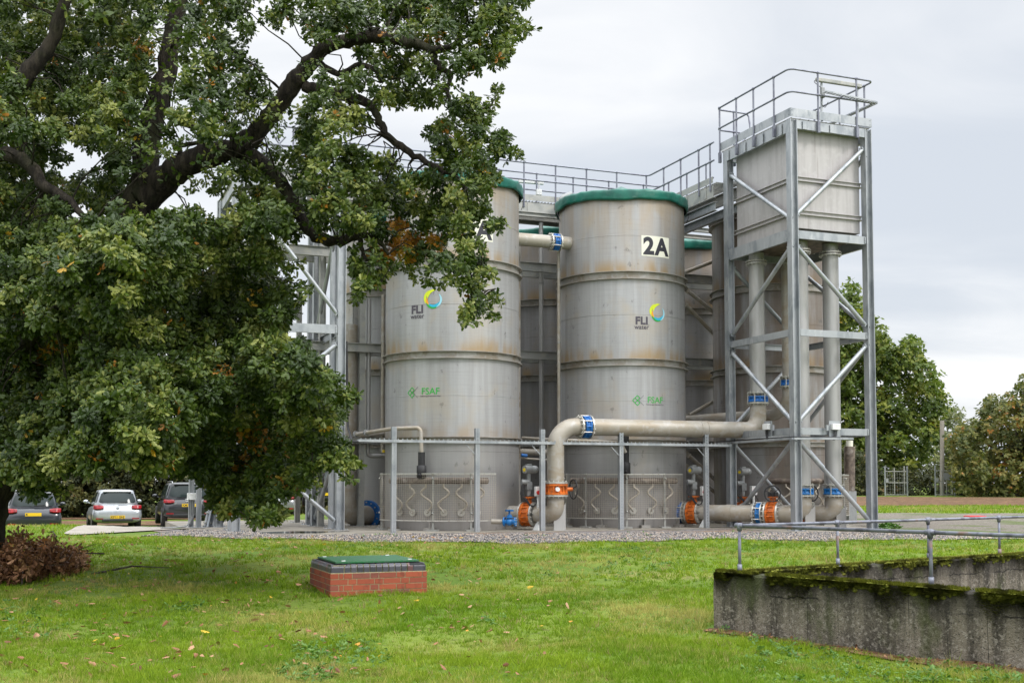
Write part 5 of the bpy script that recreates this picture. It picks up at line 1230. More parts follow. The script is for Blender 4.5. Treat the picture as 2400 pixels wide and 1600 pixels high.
def park(t, px, Y, rot, dz=0):
    x = (px-1200)/F*Y; t.location = (x, Y, tz(x, Y)+dz); t.rotation_euler.z = R(rot)
park(car('slate grey estate car parked behind the oak trunk', 'p_slate', 4.7, 1.86, 1.52, .98, plate_txt='K', plate_z=.74), 80, 42.0, 23, -.08)
park(car('silver hatchback parked in the open between oak trunk and black car', 'p_silver', 4.2, 1.79, 1.48, .95, plate_txt='KP11 GHJ', plate_z=.47, emblem='disc'), 268, 45.3, 23.5)
park(car('black off road car with roof rails beside the steel stair posts', 'p_black', 4.6, 1.9, 1.64, 1.06, plate_txt='KM15', plate_z=.80, suv=True, emblem='rings'), 432, 45.5, 21, .10)
park(car('grey car half hidden by low oak leaves behind the left tower', 'p_grey', 4.3, 1.8, 1.5, .97, plate_z=.5), 637, 47.5, 14, .18)
park(car('dark car glimpsed between the left tower legs', 'p_slate', 4.4, 1.8, 1.55, 1.0, plate_z=.5), 762, 49, 12, .25)
# ------------------------------------------------------------------ foliage tools
DS = 2400/2352.0
def leaf_mat(name, c0, c1, c2, autumn, rough=.42, trans=.2, thr=.93):
    m = bpy.data.materials.new(name); m.use_nodes = True; t = NT(m); b = m.node_tree.nodes['Principled BSDF']; out = m.node_tree.nodes['Material Output']
    a = t.new('ShaderNodeAttribute', attribute_name='rnd').outputs['Fac']
    c = t.mix(t.ramp(a, 0, .5), C4(c0), C4(c1)); c = t.mix(t.ramp(a, .45, .88), c, C4(c2)); c = t.mix(t.math('GREATER_THAN', a, thr), c, C4(autumn)); 
    c = t.mix(t.math('MULTIPLY', t.math('GREATER_THAN', a, .985), .8), c, C4((autumn[0]*1.1, autumn[1]*1.6, autumn[2])))
    t.l.new(c, b.inputs['Base Color']); b.inputs['Roughness'].default_value = rough; b.inputs['Specular IOR Level'].default_value = .36
    tr = t.new('ShaderNodeBsdfTranslucent'); t.l.new(t.mix(.5, c, t.mix(1.0, c, C4((1.6, 1.9, .5)), 'MULTIPLY')), tr.inputs[0])
    mx = t.new('ShaderNodeMixShader'); mx.inputs[0].default_value = trans; t.l.new(b.outputs[0], mx.inputs[1]); t.l.new(tr.outputs[0], mx.inputs[2]); t.l.new(mx.outputs[0], out.inputs['Surface']); return m
M['oakleaf'] = leaf_mat('oak_leaf', (.026, .050, .007), (.074, .114, .015), (.225, .245, .052), (.34, .15, .016))
M['farleaf'] = leaf_mat('green_tree_leaf', (.045, .078, .013), (.108, .155, .021), (.22, .235, .038), (.30, .22, .03), .6, .3)
M['brownleaf'] = leaf_mat('turning_tree_leaf', (.052, .072, .018), (.125, .138, .033), (.25, .205, .055), (.30, .14, .03), .6, .3, .9)
M['paleleaf'] = leaf_mat('pale_tree_leaf', (.10, .12, .055), (.17, .19, .085), (.23, .24, .11), (.25, .22, .08), .6, .3)
M['hedgeleaf'] = leaf_mat('hedge_leaf', (.022, .030, .010), (.050, .058, .018), (.12, .115, .03), (.15, .09, .03), .6, .2)
M['deadleaf'] = leaf_mat('dead_leaf', (.085, .036, .015), (.20, .092, .04), (.42, .24, .13), (.46, .2, .07), .7, .1)
M['fallen'] = leaf_mat('fallen_leaf', (.14, .06, .025), (.30, .14, .07), (.42, .25, .14), (.50, .24, .03), .6, .1)
M['weed'] = leaf_mat('weed_leaf', (.055, .13, .025), (.09, .19, .035), (.15, .25, .06), (.40, .38, .03), .5, .25, .99)
def bark_mat(name, c0, c1, moss_=.0):
    m, t, b = base_mat(name, c0, .9, 0, .3); n = t.noise(t.coord((6, 6, 1.2)), 2.2, 6, .65)
    c = t.mix(t.ramp(n, .4, .62), C4(c0), C4(c1))
    if moss_: c = t.mix(t.math('MULTIPLY', t.ramp(t.noise(t.coord(), 1.3, 4), .5, .68), moss_), c, C4((.06, .075, .02)))
    t.l.new(c, b.inputs['Base Color']); t.l.new(t.bump(t.noise(t.coord((14, 14, 3)), 2, 6, .7), 1.0, .05), b.inputs['Normal']); return m
M['bark'] = bark_mat('oak_bark', (.016, .0125, .0095), (.050, .041, .030), .35)
M['bark2'] = bark_mat('grey_bark', (.05, .042, .032), (.12, .10, .08))
OUT = [(0, 0), (.05, .06), (.17, .2), (.11, .33), (.27, .46), (.17, .60), (.25, .78), (.10, .88), (0, 1)]
def leaf_template():
    R_ = OUT; L_ = [(-x, y) for x, y in OUT[1:-1]][::-1]
    pts = R_+L_; c = (0, .5); v = [(c[0], c[1], 0)]+[(x, y, -abs(x)*.38-.12*y*y) for x, y in pts]
    k = len(pts); f = [(0, 1+i, 1+(i+1) % k) for i in range(k)]; return np.array(v, np.float32), np.array(f, np.int32)
LV, LF = leaf_template()
QV = np.array([(0, 0, 0), (.3, .45, -.06), (0, 1, -.1), (-.3, .45, -.06)], np.float32); QF = np.array([(0, 1, 2), (0, 2, 3)], np.int32)
def unit(a): return a/np.maximum(np.linalg.norm(a, axis=-1, keepdims=True), 1e-6)
def leaves(pos, dirs, norm, size, rnd, simple=False):
    """leaf blades at pos, pointing along dirs, face normal near norm"""
    Vt, Ft = (QV, QF) if simple else (LV, LF); n = len(pos)
    y = unit(dirs); x = unit(np.cross(y, norm)); z = np.cross(x, y)
    P = pos[:, None, :]+size[:, None, None]*(Vt[None, :, 0:1]*x[:, None, :]+Vt[None, :, 1:2]*y[:, None, :]+Vt[None, :, 2:3]*z[:, None, :])
    k = len(Vt); Fa = (Ft[None]+(np.arange(n)*k)[:, None, None]).reshape(-1, 3)
    return P.reshape(-1, 3), Fa, np.repeat(rnd, k)
def rosettes(cent, d, per, size, rnd, rg, spread=.8, simple=False):
    n = len(cent); d = unit(d); c = np.repeat(cent, per, 0); dd = np.repeat(d, per, 0)
    r = unit(rg.normal(size=(n*per, 3))); rad = unit(r-dd*(r*dd).sum(1, keepdims=True)); lift = rg.uniform(.05, .75, (n*per, 1))
    di = rad*spread+dd*lift+np.array([0, 0, -.25])
    sz = size*rg.uniform(.5, 1.3, n*per); nm = unit(dd+rg.normal(0, .35, (n*per, 3)))
    rr = np.repeat(rnd, per); rr = np.where(rr > .93, rr, np.clip(rr+rg.normal(0, .13, n*per), 0, .92))
    return leaves(c+di*.02, di, nm, sz, rr, simple)
def inpoly(x, y, P):
    x = np.asarray(x); y = np.asarray(y); r = np.zeros(x.shape, bool); j = len(P)-1
    for i in range(len(P)):
        xi, yi = P[i]; xj, yj = P[j]
        with np.errstate(divide='ignore', invalid='ignore'): r ^= ((yi > y) != (yj > y)) & (x < (xj-xi)*(y-yi)/(yj-yi+1e-9)+xi)
        j = i
    return r
def fill(P, holes, step, rg, jit=.4):
    xs = [p[0] for p in P]; ys = [p[1] for p in P]; gx, gy = np.meshgrid(np.arange(min(xs), max(xs)+step, step), np.arange(min(ys), max(ys)+step, step*.88))
    gx = gx+(np.arange(gx.shape[0])[:, None] % 2)*step/2+rg.uniform(-jit, jit, gx.shape)*step; gy = gy+rg.uniform(-jit, jit, gy.shape)*step
    gx, gy = gx.ravel(), gy.ravel(); k = inpoly(gx, gy, P)
    for h in holes: k &= ~inpoly(gx, gy, h)
    return np.stack([gx[k], gy[k]], 1)

# ------------------------------------------------------------------ the oak
oak_base = gat(2, 1300); OY = 16.8
oak = thing('oak_tree', 'huge spreading oak with turning leaves filling the left of the view', 'oak tree', (-7.7, OY, tz(-7.7, OY)))
def D(x, y, Y): return at(x*DS, y*DS, Y)
limbs = [
 ([(-78, 1300, 16.8), (-62, 1210, 16.8), (-40, 1130, 16.8), (10, 1040, 16.8), (90, 890, 16.9), (180, 730, 17), (262, 580, 17), (318, 470, 17)], [.56, .44, .40, .38, .36, .33, .30, .28]),
 ([(318, 470, 17), (332, 400, 17), (338, 330, 17.1), (352, 268, 17.2), (382, 170, 17.3), (396, 90, 17.4), (412, 10, 17.5), (440, -130, 17.6)], [.24, .20, .19, .185, .15, .14, .13, .10]),
 ([(318, 470, 17), (370, 420, 16.9), (420, 382, 16.7), (480, 358, 16.6), (545, 338, 16.5), (600, 292, 16.5), (640, 240, 16.5), (678, 185, 16.4), (712, 148, 16.3), (742, 112, 16.2), (800, 92, 16.1), (870, 86, 16), (950, 100, 15.9), (1010, 116, 15.8), (1060, 90, 15.7), (1120, 60, 15.6)], [.26, .22, .19, .175, .15, .135, .13, .13, .115, .10, .10, .09, .07, .055, .03, .012]),
 ([(550, 342, 16.6), (610, 380, 16.4), (655, 430, 16.3), (685, 490, 16.2), (712, 530, 16.1), (748, 552, 16), (790, 552, 15.9), (826, 538, 15.9), (870, 556, 15.8), (892, 585, 15.8)], [.12, .105, .095, .085, .08, .07, .07, .055, .035, .02]),
 ([(826, 545, 15.9), (834, 585, 15.9), (846, 597, 15.8), (880, 588, 15.8)], [.035, .03, .03, .02]),
 ([(700, 200, 16.4), (760, 213, 16.3), (835, 232, 16.2), (862, 262, 16.1), (885, 305, 16), (930, 345, 15.9), (990, 378, 15.8), (1060, 420, 15.7), (1080, 520, 15.6), (1075, 600, 15.6), (1100, 690, 15.6)], [.085, .08, .07, .06, .055, .05, .04, .03, .02, .015, .006]),
 ([(735, 148, 16.3), (785, 170, 16.2), (825, 150, 16.1), (862, 160, 16.1), (875, 190, 16)], [.045, .045, .04, .04, .02]),
 ([(990, 112, 15.9), (1005, 150, 15.8), (1035, 172, 15.8), (1028, 205, 15.8), (1040, 240, 15.7), (1090, 310, 15.7)], [.05, .045, .035, .03, .025, .01]),
 ([(-90, 520, 16.5), (-40, 340, 16.4), (15, 240, 16.4), (60, 175, 16.3), (115, 100, 16.3), (150, 0, 16.2), (170, -100, 16.2)], [.21, .17, .145, .12, .10, .08, .06]),
 ([(-40, 350, 16.4), (30, 358, 16), (72, 385, 15.9), (100, 425, 15.8), (150, 455, 15.6), (210, 520, 15.3)], [.11, .10, .09, .08, .06, .03]),
 ([(385, 262, 17.2), (440, 292, 17), (530, 312, 16.9), (590, 340, 16.8)], [.05, .04, .035, .02]),
 ([(430, 380, 16.7), (412, 352, 16.6), (418, 335, 16.6), (450, 330, 16.6), (480, 336, 16.5)], [.05, .04, .035, .03, .02]),
 ([(70, 920, 16.9), (180, 830, 16.6), (300, 790, 16.4), (430, 800, 16.3), (560, 850, 16.2), (700, 930, 16)], [.16, .13, .10, .08, .05, .02]),
 ([(150, 780, 17), (300, 700, 17.6), (440, 690, 18.2), (560, 640, 18.4), (630, 600, 18.5)], [.14, .11, .09, .06, .02]),
 ([(262, 580, 17), (350, 560, 16.6), (480, 540, 16.2), (600, 520, 15.9)], [.09, .07, .05, .02]),
 ([(90, 890, 16.9), (60, 800, 15.8), (120, 720, 15), (200, 650, 14.6)], [.13, .1, .06, .02]),
 ([(440, 700, 18.2), (520, 760, 17.8), (590, 880, 17.4), (640, 1000, 17), (650, 1090, 16.6)], [.07, .055, .04, .03, .01]),
]
SHOWN = {1, 2, 3, 4, 5, 6, 7, 11}
def smooth_path(P, rr, sub=5):
    P = [np.array(p) for p in P]; out = []; ro = []
    for i in range(len(P)-1):
        p0, p1, p2, p3 = P[max(i-1, 0)], P[i], P[i+1], P[min(i+2, len(P)-1)]
        for k in range(sub):
            f = k/sub; out.append(.5*((2*p1)+(-p0+p2)*f+(2*p0-5*p1+4*p2-p3)*f*f+(-p0+3*p1-3*p2+p3)*f**3)); ro.append(rr[i]*(1-f)+rr[i+1]*f)
    out.append(P[-1]); ro.append(rr[-1]); return out, ro
limb_pts = []; SHOW = []; rg = np.random.default_rng(21); wood = MB()
for P, rr_ in limbs:
    pts, ro = smooth_path([tuple(D(*p)) for p in P], rr_)
    pts = [p+rg.normal(0, .012, 3)*min(1, r/.05) for p, r in zip(pts, ro)]; ro = [r*(1+rg.normal(0, .05)) for r in ro]
    if not limb_pts:   # root flare
        b = pts[0].copy(); b[2] = tz(b[0], b[1])-.2; pts = [b]+pts; ro = [.75]+ro
    wood.tube([Vector(p) for p in pts], ro, 14)
    if len(SHOWN) and limbs.index((P, rr_)) in SHOWN: SHOW += [(p, r) for p, r in zip(pts, ro) if r > .028]
    limb_pts += [(p, r) for p, r in zip(pts, ro)]
LP_ = np.array([p for p, r in limb_pts])
polyL = [(-40, 430), (60, 440), (150, 470), (230, 500), (300, 480), (370, 500), (440, 490), (520, 520), (590, 480), (640, 475), (650, 520), (610, 560), (640, 595), (655, 640), (672, 660), (678, 720), (655, 750), (640, 780), (690, 800), (735, 830), (755, 880), (790, 915), (780, 960), (790, 1020), (800, 1070), (780, 1080), (730, 1055), (715, 1090), (690, 1115), (655, 1140), (680, 1165), (640, 1180), (560, 1190), (505, 1178), (480, 1130), (440, 1085), (390, 1060), (330, 1080), (290, 1055), (240, 1070), (130, 1085), (118, 1120), (90, 1130), (60, 1140), (40, 1080), (-40, 1080)]
polyU1 = [(-40, -40), (600, -40), (585, 60), (565, 110), (600, 170), (635, 205), (650, 260), (640, 330), (600, 355), (540, 395), (500, 440), (430, 450), (380, 425), (300, 480), (150, 470), (60, 440), (-40, 440)]
hU1 = [[(150, 265), (185, 262), (172, 300), (232, 350), (238, 398), (190, 415), (135, 425), (150, 380), (142, 320)], [(350, 40), (384, 50), (384, 165), (356, 172)], [(380, 272), (452, 280), (445, 332), (385, 332)], [(434, 388), (494, 392), (482, 432), (440, 432)], [(478, 448), (520, 440), (525, 500), (490, 490)], [(500, 250), (540, 262), (520, 285)]]
polyU2 = [(645, -40), (1205, -40), (1195, 20), (1150, 55), (1205, 50), (1212, 75), (1160, 105), (1140, 165), (1115, 185), (1060, 185), (1040, 215), (1000, 235), (940, 225), (900, 245), (850, 245), (830, 285), (790, 295), (740, 330), (690, 330), (670, 260), (715, 190), (690, 150), (680, 60), (645, 60)]
hU2 = [[(735, 105), (800, 98), (838, 100), (812, 150), (742, 158)], [(680, 20), (700, 20), (720, 140), (690, 140)], [(860, 175), (900, 180), (880, 215)]]
polyM = [(560, 375), (690, 335), (760, 340), (855, 345), (925, 390), (1000, 400), (985, 335), (1000, 285), (1045, 250), (1055, 200), (1095, 245), (1135, 205), (1130, 260), (1180, 320), (1190, 350), (1145, 380), (1135, 430), (1118, 480), (1150, 515), (1125, 530), (1105, 560), (1125, 620), (1110, 660), (1135, 695), (1105, 715), (1080, 730), (1055, 700), (1060, 645), (1010, 605), (945, 600), (885, 595), (878, 640), (835, 680), (812, 640), (805, 580), (740, 575), (722, 600), (695, 565), (640, 545), (600, 480), (545, 460)]
hM = [[(690, 540), (800, 556), (800, 575), (700, 570)], [(880, 300), (960, 340), (950, 385), (900, 345)], [(1010, 520), (1040, 545), (1030, 590), (1005, 570)], [(1088, 500), (1120, 505), (1138, 530), (1134, 565), (1092, 560)]]
orange = [(930, 545, 40), (895, 572, 30), (982, 548, 28), (1000, 95, 14), (328, 125, 16), (152, 207, 12), (100, 800, 14), (158, 790, 12), (305, 752, 10), (500, 858, 14), (585, 1010, 18), (180, 955, 16), (270, 1080, 18), (540, 462, 16), (655, 980, 12), (420, 660, 8), (505, 650, 10), (660, 1110, 14), (120, 1320, 1), (1005, 30, 10), (960, 250, 10), (570, 1050, 12)]
NB = []; twig = MB()
CP_, CD_, CR_ = [], [], []
def crown_region(P, holes, step, Yf, per, rad, rg, dens=1.0):
    pts = fill(P, holes, step, rg)
    for x, y in pts:
        for Y in Yf(x, y, rg):
            c = np.array(D(x, y, Y)); r = rad*Y/F*DS*rg.uniform(.8, 1.25)
            n = max(4, int(per*dens*rg.uniform(.7, 1.25)))
            d = rg.normal(size=(n, 3)); d = unit(d)*(rg.uniform(.25, 1, (n, 1))**.6)*r*np.array([1, 1.25, .85]); p = c+d
            out = unit(d+np.array([0, -.35*r, .55*r])); CP_.append(p); CD_.append(out+rg.normal(0, .25, (n, 3)))
            tone = np.clip(rg.normal(.36, .2), .02, .85); v = np.clip(tone+rg.normal(0, .1, n), 0, .9)
            q = rg.random(n); v = np.where(q > .992, .94+rg.random(n)*.06, v)
            for ox, oy, orr in orange:
                if (x-ox)**2+(y-oy)**2 < orr**2: v = np.where(rg.random(n) < (.85 if orr > 26 else .5), .935+rg.random(n)*.065, v)
            CR_.append(v)
            # twig to the nearest limb
            dist = ((LP_-c)**2).sum(1); k = int(dist.argmin()); a = LP_[k]
            if dist[k] < 1.7 and rg.random() < .45:
                m_ = (a+c)/2+rg.normal(0, .10, 3)+np.array([0, 0, .10]); twig.tube([Vector(a), Vector((a+m_)/2+rg.normal(0, .03, 3)), Vector(m_), Vector((m_+c)/2+rg.normal(0, .04, 3)), Vector(c)], [.013, .011, .009, .007, .003], 5, False)
                for q_ in range(3): e = p[rg.integers(n)]; twig.tube([Vector(c), Vector((c+e)/2+rg.normal(0, .02, 3)), Vector(e)], [.006, .004, .002], 4, False)
def YL(x, y, rg):
    near = 14.6+.9*math.sin(x*.013+1)+.8*math.sin(y*.016+x*.006)+.0015*max(0, x-300)
    return [near+rg.normal(0, .35), near+1.3+rg.uniform(0, 2.2)]
def YU(x, y, rg): return [16.4+1.0*math.sin(x*.011)+.9*math.sin(y*.017)+rg.normal(0, .7)]
def YU2(x, y, rg): return [15.8+.6*math.sin(x*.02+2)+rg.normal(0, .5)]
rg = np.random.default_rng(5)
crown_region(polyL, [], 32, YL, 38, 26, rg)
crown_region(polyU1, hU1, 33, lambda x, y, rg: YU(x, y, rg)+([YU(x, y, rg)[0]+1.5] if x < 330 else []), 26, 23, rg)
crown_region(polyU2, hU2, 31, YU2, 27, 21, rg)
crown_region(polyM, hM, 30, YU2, 27, 20, rg)
# leafy shoots that stick out of the outline
for x0, y0, x1, y1 in ((1130, 110, 1225, 45), (1150, 80, 1230, 70), (1130, 330, 1205, 352), (1130, 240, 1150, 205), (1120, 520, 1165, 516), (1100, 700, 1142, 722), (1110, 690, 1146, 682), (600, 30, 640, 40), (625, 20, 640, 70), (640, 640, 700, 655), (650, 620, 690, 600), (770, 900, 830, 905), (780, 1040, 832, 1072), (760, 1060, 815, 1100), (720, 1060, 730, 1130), (690, 700, 705, 660), (1190, -10, 1215, 5), (560, 1180, 590, 1200), (1080, 720, 1065, 742), (880, 640, 905, 600), (830, 660, 815, 690), (930, 600, 950, 640), (990, 610, 985, 660), (1050, 640, 1010, 650), (120, 1120, 140, 1130)):
    for k in range(7):
        f = (k+.5)/7; Y = YU2(x0, y0, rg)[0] if y0 < 800 and x0 > 500 else 14.8; c = np.array(D(x0+(x1-x0)*f+rg.normal(0, 5), y0+(y1-y0)*f+rg.normal(0, 5), Y+rg.normal(0, .1)))
        CP_.append(c[None]+rg.normal(0, .025, (3, 3))); CD_.append(rg.normal(size=(3, 3))+np.array([0, -.3, .5])); CR_.append(np.clip(rg.normal(.45, .2, 3), 0, .9))
    a, b = D(x0-(x1-x0)*.3, y0-(y1-y0)*.3, Y), D(x1, y1, Y); twig.tube([a, a.lerp(b, .5)+Vector(rg.normal(0, .02, 3)), b], [.008, .006, .003], 4, False)
wood_o = wood.build('trunk', M['bark'], oak, fix=False)
twig.build('twigs', M['bark'], oak, fix=False)
def proj(p):
    r = p-np.array([0, 0, CAMZ]); zc = r[:, 1]*CP+r[:, 2]*SP; return 1200+F*r[:, 0]/zc, PPY-F*(r[:, 2]*CP-r[:, 1]*SP)/zc
CA, CDa, CRa = np.concatenate(CP_), np.concatenate(CD_), np.concatenate(CR_)
# bare the big limbs on their open side, as on the real tree
lp = np.array([p for p, r in SHOW]); lr = np.array([r for p, r in SHOW]); lx, ly = proj(lp); kp = np.ones(len(CA), bool); cx_, cy_ = proj(CA); drop = rg.random(len(CA)) < .88
for i in range(len(lp)):
    rp_ = lr[i]*F/lp[i, 1]+7; kp &= ~(((cx_-lx[i])**2+(cy_-ly[i])**2 < rp_*rp_) & (CA[:, 1] < lp[i, 1]+.25) & drop)
CA, CDa, CRa = CA[kp], CDa[kp], CRa[kp]
P_, F_, R__ = rosettes(CA, CDa, 6, .080, CRa, rg)
np_mesh('crown', P_, F_, M['oakleaf'], R__, oak); print('oak leaves', len(F_)//len(LF))
# deep outer crown towards the rear and above the frame, so that the tree is whole
CP_, CD_, CR_ = [], [], []
for k in range(420):
    a = rg.uniform(0, 2*PI); e = rg.uniform(.0, 1.0); r = rg.uniform(.55, 1)
    c = np.array([-6.8+5.6*r*math.cos(a)*(1-.35*e), 18.6+4.2*r*math.sin(a)*(1-.3*e), 4.0+7.5*e])
    rel = (c-np.array([0, 0, CAMZ])); py = PPY-F*((rel[2]*CP-rel[1]*SP)/(rel[1]*CP+rel[2]*SP)); px = 1200+F*rel[0]/(rel[1]*CP+rel[2]*SP)
    if py/DS > -25 and px/DS > -30: continue
    n = 16; d = unit(rg.normal(size=(n, 3)))*rg.uniform(.3, 1, (n, 1))*.55; CP_.append(c+d); CD_.append(d+np.array([0, 0, .3])); CR_.append(np.clip(rg.normal(.4, .2, n), 0, .9))
P_, F_, R__ = rosettes(np.concatenate(CP_), np.concatenate(CD_), 6, .13, np.concatenate(CR_), rg, simple=True)
np_mesh('crown', P_, F_, M['oakleaf'], R__, oak)

# ------------------------------------------------------------------ pile of dead oak branches
g0 = gat(60, 1385); bp_ = thing('brush_pile', 'brown heap of dead oak branches and curled leaves under the oak', 'brush pile', tuple(g0)); rg = np.random.default_rng(9)
n = 2600; px = rg.uniform(-170, 168, n); hmax = np.where(px < 50, 92, np.clip(92-(px-50)*.62, 10, 92))*(.85+.25*np.sin(px*.09)); 
cen = []; rn = []
for i in range(n):
    b = gat(px[i]*DS, (1352-rg.uniform(0, 45)-max(0, px[i]-40)*.22)*DS); h = rg.random()**.8*hmax[i]/F*DS*b.y*.98
    cen.append((b.x, b.y+rg.uniform(0, .7), tz(b.x, b.y)+h)); rn.append(np.clip(rg.normal(.35, .28), 0, .95))
P_, F_, R__ = rosettes(np.array(cen), rg.normal(size=(n, 3))+np.array([0, 0, .5]), 4, .085, np.array(rn), rg); np_mesh('dead_leaves', P_, F_, M['deadleaf'], R__, bp_)
mb = MB()
for i in range(70):
    c = Vector(cen[rg.integers(n)]); d = Vector(rg.normal(size=3)); d.z = abs(d.z)*.4; d.normalize(); L = rg.uniform(.3, .9); mb.tube([c-d*L*.5, c+Vector(rg.normal(0, .04, 3)), c+d*L*.5], [.014, .009, .003], 5, False)
a = gat(215, 1345); mb.tube([a, a+Vector((.5, .3, .10)), a+Vector((1.0, .5, .06))], [.02, .014, .006], 6, False)
mb.build('dead_twigs', M['bark2'], bp_, fix=False)['kind'] = 'stuff'
# ------------------------------------------------------------------ lawn
def free(x, y):
    """True where grass may grow"""
    p = np.stack([x, y], -1); k = np.ones(len(x), bool)
    rel = p-np.array([B0.x, B0.y]); v = rel@np.array([V.x, V.y]); u = rel@np.array([U.x, U.y]); k &= ~((v > -.02) & (v < SZ+.02) & (u > -.02) & (u < SZ+.02))
    rel = p-np.array([W0.x, W0.y]); m = np.array([[d1.x, d2.x], [d1.y, d2.y]]); ab = rel@np.linalg.inv(m).T; k &= ~((ab[:, 0] > -.03-.25*(np.sin(x*9)+1.2)*.4) & (ab[:, 1] > -.15-.07*np.sin(x*6+y*4)) & (ab[:, 1] < .5)) & ~((ab[:, 0] > -.03) & (ab[:, 1] > -.03))
    return k
gA_ = np.array([(p[0], p[1]) for p in gA]); 
def grass_edge(x): return np.interp(x, gA_[:, 0], gA_[:, 1])
def grass_mat():
    m = bpy.data.materials.new('grass_blade'); m.use_nodes = True; t = NT(m); b = m.node_tree.nodes['Principled BSDF']; out = m.node_tree.nodes['Material Output']
    a = t.new('ShaderNodeAttribute', attribute_name='rnd').outputs['Fac']
    w = lambda s, d=4: t.noise(t.coord((1, 1, 1), True), s, d)
    c = t.mix(a, C4((.125, .215, .008)), C4((.33, .44, .035))); c = t.mix(t.ramp(w(.55), .38, .62), c, t.mix(a, C4((.085, .17, .008)), C4((.22, .35, .022))))
    dry = t.math('MULTIPLY', t.ramp(t.math('ADD', w(.42, 5), t.math('MULTIPLY', t.math('SUBTRACT', a, .5), .22)), .505, .63), .72)
    c = t.mix(dry, c, C4((.47, .39, .14)))
    c = t.mix(t.math('GREATER_THAN', a, .955), c, C4((.36, .29, .13)))
    t.l.new(c, b.inputs['Base Color']); b.inputs['Roughness'].default_value = .55; b.inputs['Specular IOR Level'].default_value = .12
    tr = t.new('ShaderNodeBsdfTranslucent'); t.l.new(c, tr.inputs[0]); mx = t.new('ShaderNodeMixShader'); mx.inputs[0].default_value = .35; t.l.new(b.outputs[0], mx.inputs[1]); t.l.new(tr.outputs[0], mx.inputs[2]); t.l.new(mx.outputs[0], out.inputs['Surface']); return m
M['grass'] = grass_mat(); rg = np.random.default_rng(31)
def blades(nt_, m, y0, y1, h0, w0, spread):
    """tufts of grass: every tuft a fan of m blades leaning outwards"""
    y = np.sqrt(rg.uniform(y0*y0, y1*y1, nt_)); x = rg.uniform(-.5, .5, nt_)*y*(2400/F)*1.12
    k = free(x, y) & (y < grass_edge(x)+rg.normal(0, .12, len(x))); x, y = x[k], y[k]
    big = .5+.5*np.sin(x*2.3+np.sin(y*1.9)*1.5)*np.sin(y*2.7+x*.6); sm = .5+.5*np.sin(x*9.1+np.sin(y*7.3)*1.7)*np.sin(y*8.3+np.sin(x*5.1)*1.3)
    bare = (np.sin(x*1.13+2+np.sin(y*.8)*1.2)*np.sin(y*1.21+1+np.sin(x*.9))) > .70
    k = (rg.random(len(x)) < .60+.2*big+.2*sm) & ~(bare & (rg.random(len(x)) < .7)); x, y, big, sm = x[k], y[k], big[k], sm[k]; n = len(x)
    th = h0*rg.gamma(6, 1/6., n)*(.55+.4*big+.35*sm); tr = np.clip(rg.normal(.48, .2, n)+.12*(sm-.5), .02, .9); tr = np.where(rg.random(n) < .05, .97, tr)
    x, y, th, tr = (np.repeat(q, m) for q in (x, y, th, tr)); n = len(x)
    b = rg.uniform(0, 2*PI, n); q = np.abs(rg.normal(0, spread, n)); x = x+np.cos(b)*q; y = y+np.sin(b)*q
    k = free(x, y); x, y, th, tr, b, q = x[k], y[k], th[k], tr[k], b[k], q[k]; n = len(x)
    z = terr(x, y)-.004; h = th*rg.uniform(.55, 1.2, n); lean = h*np.clip(.25+q/spread*.35+rg.normal(0, .2, n), 0, 1.4); a = rg.uniform(0, 2*PI, n); w = w0*rg.uniform(.6, 1.3, n)
    wx, wy = np.cos(a)*w, np.sin(a)*w; lx, ly = np.cos(b)*lean, np.sin(b)*lean
    p0 = np.stack([x-wx, y-wy, z], -1); p1 = np.stack([x+wx, y+wy, z], -1); p2 = np.stack([x+lx, y+ly, z+h], -1)
    return np.stack([p0, p1, p2], 1).reshape(-1, 3), np.repeat(np.where(tr > .95, tr, np.clip(tr+rg.normal(0, .12, n), 0, .95)), 3)
parts = [blades(34000, 9, 8.2, 11.5, .043, .0034, .026), blades(25000, 9, 11.5, 16, .046, .0048, .032), blades(19000, 9, 16, 25.5, .056, .0075, .04)]
GV = np.concatenate([p[0] for p in parts]); GR = np.concatenate([p[1] for p in parts])
o = np_mesh('lawn_grass', GV, np.arange(len(GV)).reshape(-1, 3), M['grass'], GR); tag(o, 'short patchy green grass covering the lawn', 'grass', kind='stuff')
# far grass: right of the tower and round the car park
PATHP = [(p[0], p[1]) for p in (pp[0], pp[1], pp[2], gat(470, 1231))]+[(q_[0], q_[1]) for q_ in (gat(480, 1239), qq[2], qq[1], qq[0])]
def far_blades(n, poly, h0, w0):
    xs = [p[0] for p in poly]; ys = [p[1] for p in poly]; x = rg.uniform(min(xs), max(xs), n); y = rg.uniform(min(ys), max(ys), n); k = inpoly(x, y, poly) & ~inpoly(x, y, PATHP); x, y = x[k], y[k]; n = len(x)
    z = terr(x, y); h = h0*rg.uniform(.5, 1.2, n); a = rg.uniform(0, 2*PI, n); w = w0*rg.uniform(.6, 1.3, n); b = rg.uniform(0, 2*PI, n); l = .6*h
    p = np.stack([np.stack([x-np.cos(a)*w, y-np.sin(a)*w, z], -1), np.stack([x+np.cos(a)*w, y+np.sin(a)*w, z], -1), np.stack([x+np.cos(b)*l, y+np.sin(b)*l, z+h], -1)], 1).reshape(-1, 3)
    return p, np.repeat(np.clip(rg.normal(.5, .22, n), 0, 1), 3)
f1 = far_blades(26000, [(12, 44.5), (16, 44.5), (30, 43.5), (40, 43), (44, 56), (20, 55), (12, 53)], .10, .02)
f2 = far_blades(40000, [(-26, 26), (-9.6, 25.5), (-9.0, 29.2), (-9.3, 31), (-9.6, 36), (-8, 45), (-30, 45)], .08, .015)
